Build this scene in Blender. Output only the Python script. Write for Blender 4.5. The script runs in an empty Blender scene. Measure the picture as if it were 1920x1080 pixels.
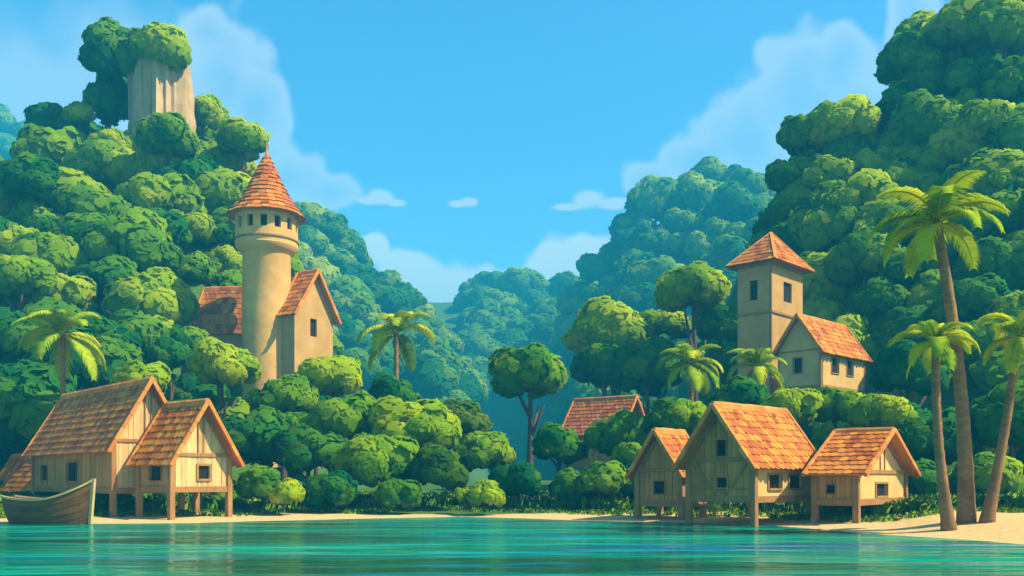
import bpy, bmesh, math, random
from mathutils import Vector, Matrix, noise

random.seed(7)
C = bpy.context.scene.collection
SC = bpy.context.scene
R_ = math.radians
PI = math.pi
F = 1700.0          # focal length in pixels of the 1920-wide photograph
HZ = 900.0          # row of the horizon
CH = 1.75           # camera height


def P(px, py, d):
    """world point seen at pixel (px, py) at distance d along +Y"""
    return Vector(((px - 960) * d / F, d, CH + (HZ - py) * d / F))


def lerp(a, b, t):
    return a + (b - a) * t


def interp(poly, x):
    if x <= poly[0][0]:
        return poly[0][1]
    for (x0, y0), (x1, y1) in zip(poly, poly[1:]):
        if x <= x1:
            return y0 + (y1 - y0) * (x - x0) / (x1 - x0)
    return poly[-1][1]


def smooth(t):
    t = max(0.0, min(1.0, t))
    return t * t * (3 - 2 * t)


# ------------------------------------------------------------------ materials
def new_mat(name):
    m = bpy.data.materials.new(name)
    m.use_nodes = True
    nt = m.node_tree
    nt.nodes.clear()
    out = nt.nodes.new('ShaderNodeOutputMaterial')
    return m, nt, out


def N(nt, t, **kw):
    n = nt.nodes.new(t)
    for k, v in kw.items():
        if k.startswith('i_'):
            key = k[2:]
            key = int(key) if key.isdigit() else key.replace('_', ' ')
            n.inputs[key].default_value = v
        else:
            setattr(n, k, v)
    return n


def L(nt, a, b):
    nt.links.new(a, b)


def ramp(nt, fac, stops):
    r = nt.nodes.new('ShaderNodeValToRGB')
    cr = r.color_ramp
    while len(cr.elements) < len(stops):
        cr.elements.new(0.5)
    for e, (p, c) in zip(cr.elements, stops):
        e.position = p
        e.color = (c[0], c[1], c[2], 1)
    L(nt, fac, r.inputs[0])
    return r


def math_node(nt, op, a, b=None, c=None, clamp=False):
    n = nt.nodes.new('ShaderNodeMath')
    n.operation = op
    n.use_clamp = clamp
    for i, v in enumerate((a, b, c)):
        if v is None:
            continue
        if isinstance(v, (int, float)):
            n.inputs[i].default_value = v
        else:
            L(nt, v, n.inputs[i])
    return n.outputs[0]


def leaf_mat(name, cols, trans=0.55):
    """cols: three colours, spread by tree and by clump"""
    m, nt, out = new_mat(name)
    oi = N(nt, 'ShaderNodeObjectInfo')
    at = N(nt, 'ShaderNodeAttribute', attribute_name='tint')
    tc = N(nt, 'ShaderNodeTexCoord')
    nz = N(nt, 'ShaderNodeTexNoise', i_Scale=2.6, i_Detail=2.0)
    L(nt, tc.outputs['Object'], nz.inputs['Vector'])
    f = math_node(nt, 'MULTIPLY', oi.outputs['Random'], 0.35)
    f = math_node(nt, 'ADD', f, math_node(nt, 'MULTIPLY', at.outputs['Fac'], 0.55))
    f = math_node(nt, 'ADD', f, math_node(nt, 'MULTIPLY', math_node(nt, 'SUBTRACT', nz.outputs[0], 0.4), 0.5))
    r = ramp(nt, f, [(0.15, cols[0]), (0.5, cols[1]), (0.9, cols[2])])
    p = N(nt, 'ShaderNodeBsdfPrincipled', i_Roughness=0.75)
    p.inputs['Specular IOR Level'].default_value = 0.03
    L(nt, r.outputs[0], p.inputs['Base Color'])
    t = N(nt, 'ShaderNodeBsdfTranslucent')
    L(nt, r.outputs[0], t.inputs['Color'])
    mx = N(nt, 'ShaderNodeMixShader', i_0=trans)
    L(nt, p.outputs[0], mx.inputs[1])
    L(nt, t.outputs[0], mx.inputs[2])
    L(nt, mx.outputs[0], out.inputs[0])
    return m


def wood_mat(name, c0, c1, scale=(14, 14, 1.2), rough=0.75, bump=0.25, island=0.0):
    m, nt, out = new_mat(name)
    tc = N(nt, 'ShaderNodeTexCoord')
    mp = N(nt, 'ShaderNodeMapping')
    mp.inputs['Scale'].default_value = scale
    L(nt, tc.outputs['Object'], mp.inputs['Vector'])
    nz = N(nt, 'ShaderNodeTexNoise', i_Scale=1.0, i_Detail=5.0, i_Roughness=0.6)
    L(nt, mp.outputs[0], nz.inputs['Vector'])
    n2 = N(nt, 'ShaderNodeTexNoise', i_Scale=1.1, i_Detail=3.0)
    L(nt, tc.outputs['Object'], n2.inputs['Vector'])
    f = math_node(nt, 'ADD', math_node(nt, 'MULTIPLY', nz.outputs[0], 0.6), math_node(nt, 'MULTIPLY', n2.outputs[0], 0.45))
    if island:
        ge = N(nt, 'ShaderNodeNewGeometry')
        f = math_node(nt, 'ADD', f, math_node(nt, 'MULTIPLY', math_node(nt, 'SUBTRACT', ge.outputs['Random Per Island'], 0.5), island))
    r = ramp(nt, f, [(0.3, c0), (0.72, c1)])
    p = N(nt, 'ShaderNodeBsdfPrincipled', i_Roughness=rough)
    p.inputs['Specular IOR Level'].default_value = 0.2
    L(nt, r.outputs[0], p.inputs['Base Color'])
    b = N(nt, 'ShaderNodeBump', i_Strength=bump, i_Distance=0.03)
    L(nt, nz.outputs[0], b.inputs['Height'])
    L(nt, b.outputs[0], p.inputs['Normal'])
    L(nt, p.outputs[0], out.inputs[0])
    return m


def stone_mat(name, c0, c1, scale=1.6, bump=0.3, mp_scale=(1, 1, 1)):
    m, nt, out = new_mat(name)
    tc = N(nt, 'ShaderNodeTexCoord')
    mp = N(nt, 'ShaderNodeMapping')
    mp.inputs['Scale'].default_value = mp_scale
    L(nt, tc.outputs['Object'], mp.inputs['Vector'])
    nz = N(nt, 'ShaderNodeTexNoise', i_Scale=scale, i_Detail=6.0, i_Roughness=0.6)
    L(nt, mp.outputs[0], nz.inputs['Vector'])
    n2 = N(nt, 'ShaderNodeTexNoise', i_Scale=scale * 0.3, i_Detail=3.0)
    L(nt, mp.outputs[0], n2.inputs['Vector'])
    f = math_node(nt, 'ADD', math_node(nt, 'MULTIPLY', nz.outputs[0], 0.5), math_node(nt, 'MULTIPLY', n2.outputs[0], 0.55))
    r = ramp(nt, f, [(0.34, c0), (0.68, c1)])
    p = N(nt, 'ShaderNodeBsdfPrincipled', i_Roughness=0.9)
    p.inputs['Specular IOR Level'].default_value = 0.15
    L(nt, r.outputs[0], p.inputs['Base Color'])
    b = N(nt, 'ShaderNodeBump', i_Strength=bump, i_Distance=0.08)
    L(nt, nz.outputs[0], b.inputs['Height'])
    L(nt, b.outputs[0], p.inputs['Normal'])
    L(nt, p.outputs[0], out.inputs[0])
    return m


def tile_mat(name, stops, scale=0.9):
    m, nt, out = new_mat(name)
    ge = N(nt, 'ShaderNodeNewGeometry')
    tc = N(nt, 'ShaderNodeTexCoord')
    nz = N(nt, 'ShaderNodeTexNoise', i_Scale=scale, i_Detail=4.0)
    L(nt, tc.outputs['Object'], nz.inputs['Vector'])
    n2 = N(nt, 'ShaderNodeTexNoise', i_Scale=9.0, i_Detail=4.0)
    L(nt, tc.outputs['Object'], n2.inputs['Vector'])
    f = math_node(nt, 'MULTIPLY', ge.outputs['Random Per Island'], 0.55)
    f = math_node(nt, 'ADD', f, math_node(nt, 'MULTIPLY', nz.outputs[0], 0.5))
    f = math_node(nt, 'ADD', f, math_node(nt, 'MULTIPLY', math_node(nt, 'SUBTRACT', n2.outputs[0], 0.5), 0.3))
    r = ramp(nt, f, stops)
    p = N(nt, 'ShaderNodeBsdfPrincipled', i_Roughness=0.7)
    p.inputs['Specular IOR Level'].default_value = 0.2
    L(nt, r.outputs[0], p.inputs['Base Color'])
    b = N(nt, 'ShaderNodeBump', i_Strength=0.2, i_Distance=0.02)
    L(nt, n2.outputs[0], b.inputs['Height'])
    L(nt, b.outputs[0], p.inputs['Normal'])
    L(nt, p.outputs[0], out.inputs[0])
    return m


def plain_mat(name, col, rough=0.8):
    m, nt, out = new_mat(name)
    tc = N(nt, 'ShaderNodeTexCoord')
    nz = N(nt, 'ShaderNodeTexNoise', i_Scale=6.0, i_Detail=3.0)
    L(nt, tc.outputs['Object'], nz.inputs['Vector'])
    r = ramp(nt, nz.outputs[0], [(0.3, [c * 0.75 for c in col]), (0.7, [c * 1.2 for c in col])])
    p = N(nt, 'ShaderNodeBsdfPrincipled', i_Roughness=rough)
    p.inputs['Specular IOR Level'].default_value = 0.15
    L(nt, r.outputs[0], p.inputs['Base Color'])
    L(nt, p.outputs[0], out.inputs[0])
    return m


M = {}
M['leaf_bright'] = leaf_mat('leaf_bright', [(0.10, 0.28, 0.006), (0.30, 0.46, 0.004), (0.50, 0.58, 0.004)])
M['leaf_lime'] = leaf_mat('leaf_lime', [(0.22, 0.40, 0.005), (0.36, 0.52, 0.005), (0.50, 0.60, 0.006)])
M['leaf_mid'] = leaf_mat('leaf_mid', [(0.024, 0.18, 0.018), (0.16, 0.35, 0.004), (0.36, 0.49, 0.003)])
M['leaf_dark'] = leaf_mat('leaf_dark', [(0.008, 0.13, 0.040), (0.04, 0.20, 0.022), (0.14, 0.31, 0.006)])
M['leaf_olive'] = leaf_mat('leaf_olive', [(0.04, 0.14, 0.01), (0.11, 0.22, 0.006), (0.22, 0.28, 0.006)])
M['palm'] = leaf_mat('palm_leaf', [(0.12, 0.26, 0.004), (0.32, 0.43, 0.004), (0.58, 0.54, 0.006)], 0.3)
M['bark'] = wood_mat('bark', (0.05, 0.03, 0.02), (0.13, 0.075, 0.04), (9, 9, 2))
M['palm_bark'] = wood_mat('palm_bark', (0.11, 0.05, 0.018), (0.32, 0.165, 0.055), (3, 3, 9), bump=0.5)
M['timber'] = wood_mat('timber', (0.20, 0.09, 0.025), (0.40, 0.20, 0.06), (10, 10, 1.5))
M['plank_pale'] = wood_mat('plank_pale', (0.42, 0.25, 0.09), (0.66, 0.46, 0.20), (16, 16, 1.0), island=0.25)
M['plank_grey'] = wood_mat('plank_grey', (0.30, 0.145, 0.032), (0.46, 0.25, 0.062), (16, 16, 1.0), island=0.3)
M['plank_brown'] = wood_mat('plank_brown', (0.34, 0.13, 0.026), (0.52, 0.225, 0.05), (16, 16, 1.0), island=0.3)
M['plaster'] = stone_mat('plaster', (0.46, 0.30, 0.10), (0.64, 0.43, 0.15), 1.3, 0.12)
M['stone'] = stone_mat('castle_stone', (0.48, 0.265, 0.075), (0.68, 0.40, 0.125), 1.2, 0.25)
M['stone_grey'] = stone_mat('castle_stone_grey', (0.36, 0.205, 0.062), (0.50, 0.305, 0.10), 1.2, 0.25)
M['ledge'] = stone_mat('ledge_stone', (0.20, 0.125, 0.055), (0.30, 0.20, 0.09), 1.6, 0.25)
M['cliff'] = stone_mat('cliff_stone', (0.19, 0.135, 0.075), (0.50, 0.345, 0.18), 1.0, 0.6, (1, 1, 0.12))
M['tile'] = tile_mat('clay_tile', [(0.15, (0.20, 0.038, 0.005)), (0.40, (0.36, 0.09, 0.006)), (0.66, (0.49, 0.165, 0.009)), (0.95, (0.62, 0.27, 0.022))])
M['tile_dull'] = tile_mat('clay_tile_dull', [(0.15, (0.20, 0.04, 0.012)), (0.5, (0.38, 0.095, 0.02)), (0.9, (0.52, 0.18, 0.035))])
M['ridge'] = tile_mat('ridge_tile', [(0.2, (0.46, 0.13, 0.018)), (0.8, (0.68, 0.26, 0.045))])
M['dark'] = plain_mat('opening_shade', (0.018, 0.012, 0.010), 0.9)  # near-black that paints indoor shade onto boards behind the openings
M['frame'] = wood_mat('window_timber', (0.22, 0.11, 0.035), (0.40, 0.22, 0.07), (12, 12, 3))
M['boat'] = wood_mat('boat_wood', (0.07, 0.027, 0.005), (0.165, 0.073, 0.014), (2, 12, 12), bump=0.3, island=0.25)
M['boat_pale'] = wood_mat('boat_pale_wood', (0.36, 0.22, 0.08), (0.58, 0.40, 0.17), (6, 6, 6))


# ------------------------------------------------------------------ object helpers
def tag(o, label=None, cat=None, group=None, kind=None):
    if label: o['label'] = label
    if cat: o['category'] = cat
    if group: o['group'] = group
    if kind: o['kind'] = kind
    return o


def empty(name, loc, label=None, cat=None, group=None):
    o = bpy.data.objects.new(name, None)
    o.empty_display_size = 0.5
    o.location = loc
    C.objects.link(o)
    return tag(o, label, cat, group)


def link_bm(name, bm, mat, parent=None, sm=False, recalc=True, loc=None):
    if recalc:
        bmesh.ops.recalc_face_normals(bm, faces=bm.faces)
    me = bpy.data.meshes.new(name)
    bm.to_mesh(me)
    bm.free()
    if sm:
        for p in me.polygons:
            p.use_smooth = True
    mats = mat if isinstance(mat, (list, tuple)) else [mat]
    for m in mats:
        me.materials.append(m)
    o = bpy.data.objects.new(name, me)
    C.objects.link(o)
    if parent is not None:
        o.parent = parent
    if loc is not None:
        o.location = loc
    return o


def quad(bm, pts, mi=0):
    vs = [bm.verts.new(p) for p in pts]
    f = bm.faces.new(vs)
    f.material_index = mi
    return f


def hexa(bm, p, bev=0.0):
    """solid from 8 points (x fastest, then y, then z)"""
    v = [bm.verts.new(q) for q in p]
    fs = [(0, 1, 3, 2), (4, 6, 7, 5), (0, 4, 5, 1), (2, 3, 7, 6), (0, 2, 6, 4), (1, 5, 7, 3)]
    nf = [bm.faces.new([v[i] for i in f]) for f in fs]
    if bev > 0:
        es = list({e for f in nf for e in f.edges})
        bmesh.ops.bevel(bm, geom=es, offset=bev, segments=1, affect='EDGES')


def box(bm, fr, x0, x1, y0, y1, z0, z1, bev=0.0):
    hexa(bm, [fr(x, y, z) for z in (z0, z1) for y in (y0, y1) for x in (x0, x1)], bev)


def bar(bm, a, b, w, h, up=Vector((0, 0, 1)), bev=0.0):
    """rectangular bar from a to b"""
    a, b = Vector(a), Vector(b)
    d = (b - a).normalized()
    s = d.cross(up)
    if s.length < 1e-4:
        s = d.cross(Vector((1, 0, 0)))
    s.normalize()
    u = s.cross(d)
    hexa(bm, [q + s * (i * w / 2) + u * (k * h / 2) for k in (-1, 1) for i in (-1, 1) for q in (a, b)], bev)


def tube(bm, pts, radii, seg=10, cap=True):
    rings = []
    n = len(pts)
    prev = None
    for i in range(n):
        d = (pts[min(i + 1, n - 1)] - pts[max(i - 1, 0)]).normalized()
        if prev is None:
            s = d.cross(Vector((0, 1, 0)))
            if s.length < 1e-3:
                s = d.cross(Vector((1, 0, 0)))
            s.normalize()
        else:
            s = (prev - d * prev.dot(d)).normalized()
        prev = s
        t = d.cross(s)
        rings.append([bm.verts.new(pts[i] + (s * math.cos(2 * PI * k / seg) + t * math.sin(2 * PI * k / seg)) * radii[i]) for k in range(seg)])
    for a, b in zip(rings, rings[1:]):
        for k in range(seg):
            bm.faces.new([a[k], a[(k + 1) % seg], b[(k + 1) % seg], b[k]])
    if cap:
        bm.faces.new(rings[0][::-1])
        bm.faces.new(rings[-1])


def lathe(bm, prof, seg=48, c=(0, 0)):
    rings = []
    for r, z in prof:
        rings.append([bm.verts.new((c[0] + r * math.cos(2 * PI * k / seg), c[1] + r * math.sin(2 * PI * k / seg), z)) for k in range(seg)])
    for a, b in zip(rings, rings[1:]):
        for k in range(seg):
            bm.faces.new([a[k], a[(k + 1) % seg], b[(k + 1) % seg], b[k]])
    return rings


# ------------------------------------------------------------------ terrain
def ybank(px):
    py = interp([(-400, 984), (0, 983), (350, 981), (450, 978), (700, 972), (860, 969), (980, 972), (1060, 975),
                 (1200, 978), (1300, 981), (1430, 984), (1530, 992), (1600, 999), (1700, 1005), (1800, 1011), (1920, 1021), (2300, 1040)], px)
    return CH * F / (py - HZ)


# hills: skyline polylines in photo pixels at their own distance
HILLS = [
    dict(n='left', D=104, y0=50, th=5.5, p=1.25, back=60, sil=[(-900, 440), (-300, 370), (0, 305), (45, 268), (80, 205), (115, 185), (160, 200), (240, 195), (340, 190),
         (390, 180), (440, 230), (490, 270), (510, 360), (560, 560), (620, 700), (700, 860)]),
    dict(n='midleft', D=290, y0=150, th=15, p=1.1, back=80, sil=[(380, 420), (500, 380), (560, 365), (605, 360), (640, 405), (690, 460), (740, 490), (780, 525), (820, 570),
         (850, 615), (880, 670), (910, 730), (940, 880)]),
    dict(n='right', D=92, y0=46, th=5.5, p=1.25, back=60, sil=[(1330, 870), (1390, 640), (1425, 470), (1450, 330), (1475, 240), (1560, 190), (1630, 190), (1660, 90), (1740, 30),
         (1830, -20), (1920, -60), (2200, -160), (2900, -100)]),
    dict(n='right ridge', D=300, y0=140, th=12, p=1.1, back=80, sil=[(1040, 860), (1075, 620), (1100, 520), (1140, 470), (1180, 410), (1230, 360), (1290, 310), (1340, 295),
         (1400, 315), (1450, 330), (1600, 320), (1900, 260)]),
    dict(n='far', D=520, y0=290, th=22, p=1.0, back=120, sil=[(880, 880), (930, 640), (975, 560), (1010, 540), (1050, 498), (1090, 510), (1130, 560), (1300, 500), (1500, 460)]),
    dict(n='farthest', D=800, y0=520, th=20, p=1.0, back=160, sil=[(500, 560), (700, 590), (840, 595), (880, 582), (920, 570), (965, 550), (1010, 560), (1150, 570), (1400, 560)]),
    dict(n='far left', D=420, y0=250, th=12, p=1.0, back=120, sil=[(-700, 260), (-200, 215), (0, 195), (40, 210), (90, 240), (200, 330), (330, 520)]),
]


def hill_z(h, x, y):
    D = h['D']
    px = 960 + F * x / D
    H = CH + (HZ - interp(h['sil'], px)) * D / F - h['th']
    if H <= 0:
        return 0.0
    if y < D:
        t = (y - h['y0']) / (D - h['y0'])
        return 0.0 if t <= 0 else H * (t ** h['p']) * (1.0 if t > 0.3 else smooth(t / 0.3) * 0.4 + 0.6)
    return H * (1 - 0.75 * smooth((y - D) / h['back']))


def terr(x, y):
    px = 960 + F * x / max(y, 5)
    s = y - ybank(max(-400, min(2300, px)))
    if s < 0:
        base = max(-1.6, 0.06 * s)
    else:
        base = 0.32 * (1 - math.exp(-s * 0.13)) + 0.012 * max(0, s - 3)
        base += 0.30 * smooth((px - 1640) / 130) * smooth((s - 0.3) / 4.5) * (1 - 0.5 * smooth((s - 6) / 8))
        base = min(base, 1.4)
    # sandy spit at the right shore
    z = base
    hm = max(hill_z(h, x, y) for h in HILLS) if y > 44 else 0.0
    z += hm
    if y > 40:
        z += 0.5 * noise.noise(Vector((x * 0.08, y * 0.08, 0))) * min(1, (y - 40) / 20)
    return z


def build_ground():
    ys = []
    y = 8.0
    while y < 1060:
        ys.append(y)
        y += max(0.5, y * 0.02) if y > 22 else 1.5
    pxs = list(range(-1300, 3400, 20))
    for name, sel, mat in (('ground', False, 'soil'), ('beach', True, 'sand')):
        bm = bmesh.new()
        vs = {}

        def V(i, j):
            if (i, j) not in vs:
                yy = ys[i]
                xx = (pxs[j] - 960) * max(yy, 12) / F
                vs[(i, j)] = bm.verts.new((xx, yy, terr(xx, yy)))
            return vs[(i, j)]
        for i in range(len(ys) - 1):
            for j in range(len(pxs) - 1):
                px = pxs[j] + 10
                s = ys[i] - ybank(max(-400, min(2300, px)))
                beach = s < 3.2 + (5.0 * smooth((px - 1500) / 300)) and ys[i] < 50
                if beach == sel:
                    bm.faces.new([V(i, j), V(i, j + 1), V(i + 1, j + 1), V(i + 1, j)])
        o = link_bm(name, bm, M[mat], sm=True)
        tag(o, kind='structure')


def ground_mats():
    # grassy earth under the trees, sandy where it meets the beach
    for nm in ('soil', 'sand'):
        m, nt, out = new_mat(nm)
        ge = N(nt, 'ShaderNodeNewGeometry')
        sp = N(nt, 'ShaderNodeSeparateXYZ')
        L(nt, ge.outputs['Position'], sp.inputs[0])
        nz = N(nt, 'ShaderNodeTexNoise', i_Scale=0.7, i_Detail=5.0)
        L(nt, ge.outputs['Position'], nz.inputs['Vector'])
        n2 = N(nt, 'ShaderNodeTexNoise', i_Scale=6.0, i_Detail=5.0)
        L(nt, ge.outputs['Position'], n2.inputs['Vector'])
        # height above the water decides sand or growth
        f = math_node(nt, 'ADD', sp.outputs['Z'], math_node(nt, 'MULTIPLY', math_node(nt, 'SUBTRACT', nz.outputs[0], 0.5), 0.3))
        fac = N(nt, 'ShaderNodeMapRange', i_1=0.19, i_2=0.35)
        far = N(nt, 'ShaderNodeMapRange', i_1=11.0, i_2=15.5, i_3=0.0, i_4=0.36)
        L(nt, sp.outputs['X'], far.inputs[0])
        inl = N(nt, 'ShaderNodeMapRange', i_1=43.0, i_2=50.0, i_3=0.0, i_4=1.0)
        L(nt, sp.outputs['Y'], inl.inputs[0])
        L(nt, math_node(nt, 'ADD', math_node(nt, 'SUBTRACT', f, far.outputs[0]), inl.outputs[0]), fac.inputs[0])
        sand = ramp(nt, n2.outputs[0], [(0.3, (0.42, 0.28, 0.11)), (0.7, (0.58, 0.41, 0.185))])
        grass = ramp(nt, n2.outputs[0], [(0.3, (0.02, 0.075, 0.012)), (0.7, (0.07, 0.14, 0.02))])
        mx = N(nt, 'ShaderNodeMix', data_type='RGBA')
        L(nt, fac.outputs[0], mx.inputs[0])
        L(nt, sand.outputs[0], mx.inputs[6])
        L(nt, grass.outputs[0], mx.inputs[7])
        p = N(nt, 'ShaderNodeBsdfPrincipled', i_Roughness=0.95)
        p.inputs['Specular IOR Level'].default_value = 0.1
        L(nt, mx.outputs[2], p.inputs['Base Color'])
        b = N(nt, 'ShaderNodeBump', i_Strength=0.4, i_Distance=0.06)
        L(nt, n2.outputs[0], b.inputs['Height'])
        L(nt, b.outputs[0], p.inputs['Normal'])
        L(nt, p.outputs[0], out.inputs[0])
        M[nm] = m


def build_water():
    m, nt, out = new_mat('lagoon_water')
    tc = N(nt, 'ShaderNodeTexCoord')

    def nzm(sx, sy, det, rough=0.5, dist=0.0):
        mp = N(nt, 'ShaderNodeMapping')
        mp.inputs['Scale'].default_value = (sx, sy, 1)
        L(nt, tc.outputs['Object'], mp.inputs['Vector'])
        n = N(nt, 'ShaderNodeTexNoise', i_Scale=1.0, i_Detail=det, i_Roughness=rough, i_Distortion=dist)
        L(nt, mp.outputs[0], n.inputs['Vector'])
        return n.outputs[0]
    a = nzm(0.14, 0.55, 2.0, 0.45, 0.3)
    b = nzm(0.5, 2.0, 2.0)
    c = nzm(0.06, 0.3, 2.0, 0.45, 0.6)
    hgt = math_node(nt, 'ADD', math_node(nt, 'MULTIPLY', a, 1.0), math_node(nt, 'MULTIPLY', b, 0.16))
    bu = N(nt, 'ShaderNodeBump', i_Strength=0.75, i_Distance=0.45)
    L(nt, hgt, bu.inputs['Height'])
    col = ramp(nt, c, [(0.36, (0.004, 0.08, 0.045)), (0.5, (0.003, 0.20, 0.13)), (0.66, (0.003, 0.30, 0.22))])
    df = N(nt, 'ShaderNodeBsdfDiffuse')
    d2 = nzm(0.05, 0.34, 1.5, 0.4, 0.7)
    bl = N(nt, 'ShaderNodeMapRange', interpolation_type='SMOOTHSTEP', i_1=0.57, i_2=0.70)
    L(nt, d2, bl.inputs[0])
    bmx = N(nt, 'ShaderNodeMix', data_type='RGBA')
    L(nt, bl.outputs[0], bmx.inputs[0])
    L(nt, col.outputs[0], bmx.inputs[6])
    bmx.inputs[7].default_value = (0.004, 0.17, 0.26, 1)
    L(nt, bmx.outputs[2], df.inputs['Color'])
    gl = N(nt, 'ShaderNodeBsdfGlossy', i_Roughness=0.12)
    gl.inputs['Color'].default_value = (0.52, 0.86, 0.90, 1)
    L(nt, bu.outputs[0], gl.inputs['Normal'])
    fr = N(nt, 'ShaderNodeFresnel', i_IOR=1.33)
    L(nt, bu.outputs[0], fr.inputs['Normal'])
    mx = N(nt, 'ShaderNodeMixShader')
    L(nt, math_node(nt, 'MULTIPLY', fr.outputs[0], 0.86), mx.inputs[0])
    L(nt, df.outputs[0], mx.inputs[1])
    L(nt, gl.outputs[0], mx.inputs[2])
    L(nt, mx.outputs[0], out.inputs[0])
    M['water'] = m
    bm = bmesh.new()
    xs = (-400, -150, -50, 0, 50, 150, 400)
    yy = (-90, 0, 20, 40, 62)
    for i in range(len(xs) - 1):
        for j in range(len(yy) - 1):
            quad(bm, [(xs[i], yy[j], 0), (xs[i + 1], yy[j], 0), (xs[i + 1], yy[j + 1], 0), (xs[i], yy[j + 1], 0)])
    bmesh.ops.remove_doubles(bm, verts=bm.verts, dist=0.001)
    tag(link_bm('water', bm, m), kind='structure')


# ------------------------------------------------------------------ foliage
def crown_mesh(name, seed, nl=13, cards=95, leaf=0.15, flat=0.82, lob=0.42, spread=0.62, lowcut=-0.45):
    rnd = random.Random(seed)
    lobes = []
    for i in range(nl):
        k = (i + 0.5) / nl
        z = 1 - k * (1 - lowcut)
        a = i * 2.39996 + rnd.uniform(-.35, .35)
        r = math.sqrt(max(0, 1 - z * z))
        d = Vector((r * math.cos(a), r * math.sin(a), z * flat))
        lobes.append((d * spread * rnd.uniform(0.72, 1.22), lob * rnd.uniform(0.62, 1.34), rnd.random()))
    lobes.append((Vector((0, 0, 0.0)), 0.55, 0.3))
    verts, faces, nrm, tint = [], [], [], []
    # solid clumps
    tb = bmesh.new()
    bmesh.ops.create_icosphere(tb, subdivisions=2, radius=1)
    base = [v.co.copy() for v in tb.verts]
    bf = [[v.index for v in f.verts] for f in tb.faces]
    tb.free()
    for c, r, t in lobes:
        o = len(verts)
        off = Vector((seed * 3.1, t * 40, 0))
        for b in base:
            k = 0.86 * (1 + 0.2 * noise.noise(b * 2.2 + off))
            verts.append(c + Vector((b.x, b.y, b.z * 0.92)) * r * k)
            nrm.append((b * 0.5 + (c + b * r).normalized() * 0.62).normalized())
            tint.append(t)
        faces += [[o + i for i in f] for f in bf]
    # leaf clumps
    for li, (c, r, t) in enumerate(lobes[:-1]):
        for _ in range(cards):
            d = Vector((rnd.gauss(0, 1), rnd.gauss(0, 1), rnd.gauss(0.25, 1))).normalized()
            d = (d + c.normalized() * 0.45).normalized()
            off = Vector((seed * 3.1, t * 40, 0))
            p = c + Vector((d.x, d.y, d.z * 0.92)) * r * (0.9 * (1 + 0.2 * noise.noise(d * 2.2 + off)) + rnd.uniform(-.03, .05))
            if any((p - c2).length < r2 * 0.78 for k2, (c2, r2, _) in enumerate(lobes) if k2 != li):
                continue
            g = (d + Vector((rnd.gauss(0, .24), rnd.gauss(0, .24), rnd.gauss(0, .24)))).normalized()
            s = g.cross(Vector((rnd.gauss(0, 1), rnd.gauss(0, 1), rnd.gauss(0, 1)))).normalized()
            u = g.cross(s)
            sz = leaf * rnd.uniform(0.6, 1.25)
            o = len(verts)
            k = rnd.choice((5, 6, 6, 7))
            nn = (d * 0.5 + p.normalized() * 0.62 + g * 0.04).normalized()
            tt = min(1, max(0, t + rnd.uniform(-.12, .12)))
            el = rnd.uniform(0.65, 1.0)
            for q in range(k):
                an = 2 * PI * q / k
                rr = sz * rnd.uniform(0.62, 1.0)
                verts.append(p + s * math.cos(an) * rr + u * math.sin(an) * rr * el)
                nrm.append(nn)
                tint.append(tt)
            faces.append([o + q for q in range(k)])
    me = bpy.data.meshes.new(name)
    me.from_pydata([tuple(v) for v in verts], [], faces)
    for p in me.polygons:
        p.use_smooth = True
    me.attributes.new('tint', 'FLOAT', 'POINT').data.foreach_set('value', tint)
    me.update()
    me.normals_split_custom_set_from_vertices([tuple(n) for n in nrm])
    me.materials.append(M['leaf_mid'])
    return me


def trunk_mesh(name, seed):
    """unit trunk, height 1 to the crown centre, radius about 0.06 at the foot"""
    rnd = random.Random(seed)
    bm = bmesh.new()
    pts, rad = [], []
    for i in range(7):
        t = i / 6
        pts.append(Vector((0.03 * math.sin(3 * t + seed), 0.03 * math.cos(2.3 * t + seed), t)))
        rad.append(0.065 * (1 - 0.55 * t) + 0.03 * (1 - t) ** 6)
    tube(bm, pts, rad, 8)
    for k in range(4):
        a = k * PI / 2 + rnd.uniform(-.4, .4)
        st = pts[3 + k % 3]
        e = Vector((math.cos(a), math.sin(a), 0))
        tube(bm, [st, st + e * 0.12 + Vector((0, 0, .1)), st + e * 0.26 + Vector((0, 0, .26))], [0.032, 0.024, 0.012], 6)
    bmesh.ops.recalc_face_normals(bm, faces=bm.faces)
    me = bpy.data.meshes.new(name)
    bm.to_mesh(me)
    bm.free()
    for p in me.polygons:
        p.use_smooth = True
    me.materials.append(M['bark'])
    return me


CROWNS, TRUNKS = [], []


def make_foliage_meshes():
    for i in range(7):
        CROWNS.append(crown_mesh('crown', 11 + i * 5, nl=12 + i % 4, cards=95, leaf=0.165, flat=0.76 + 0.07 * (i % 3)))
    for i in range(3):
        TRUNKS.append(trunk_mesh('trunk', i + 1))


TREES = []   # (px, py, r_px, d)


def set_mat(o, m):
    o.material_slots[0].link = 'OBJECT'
    o.material_slots[0].material = M[m]


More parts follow.
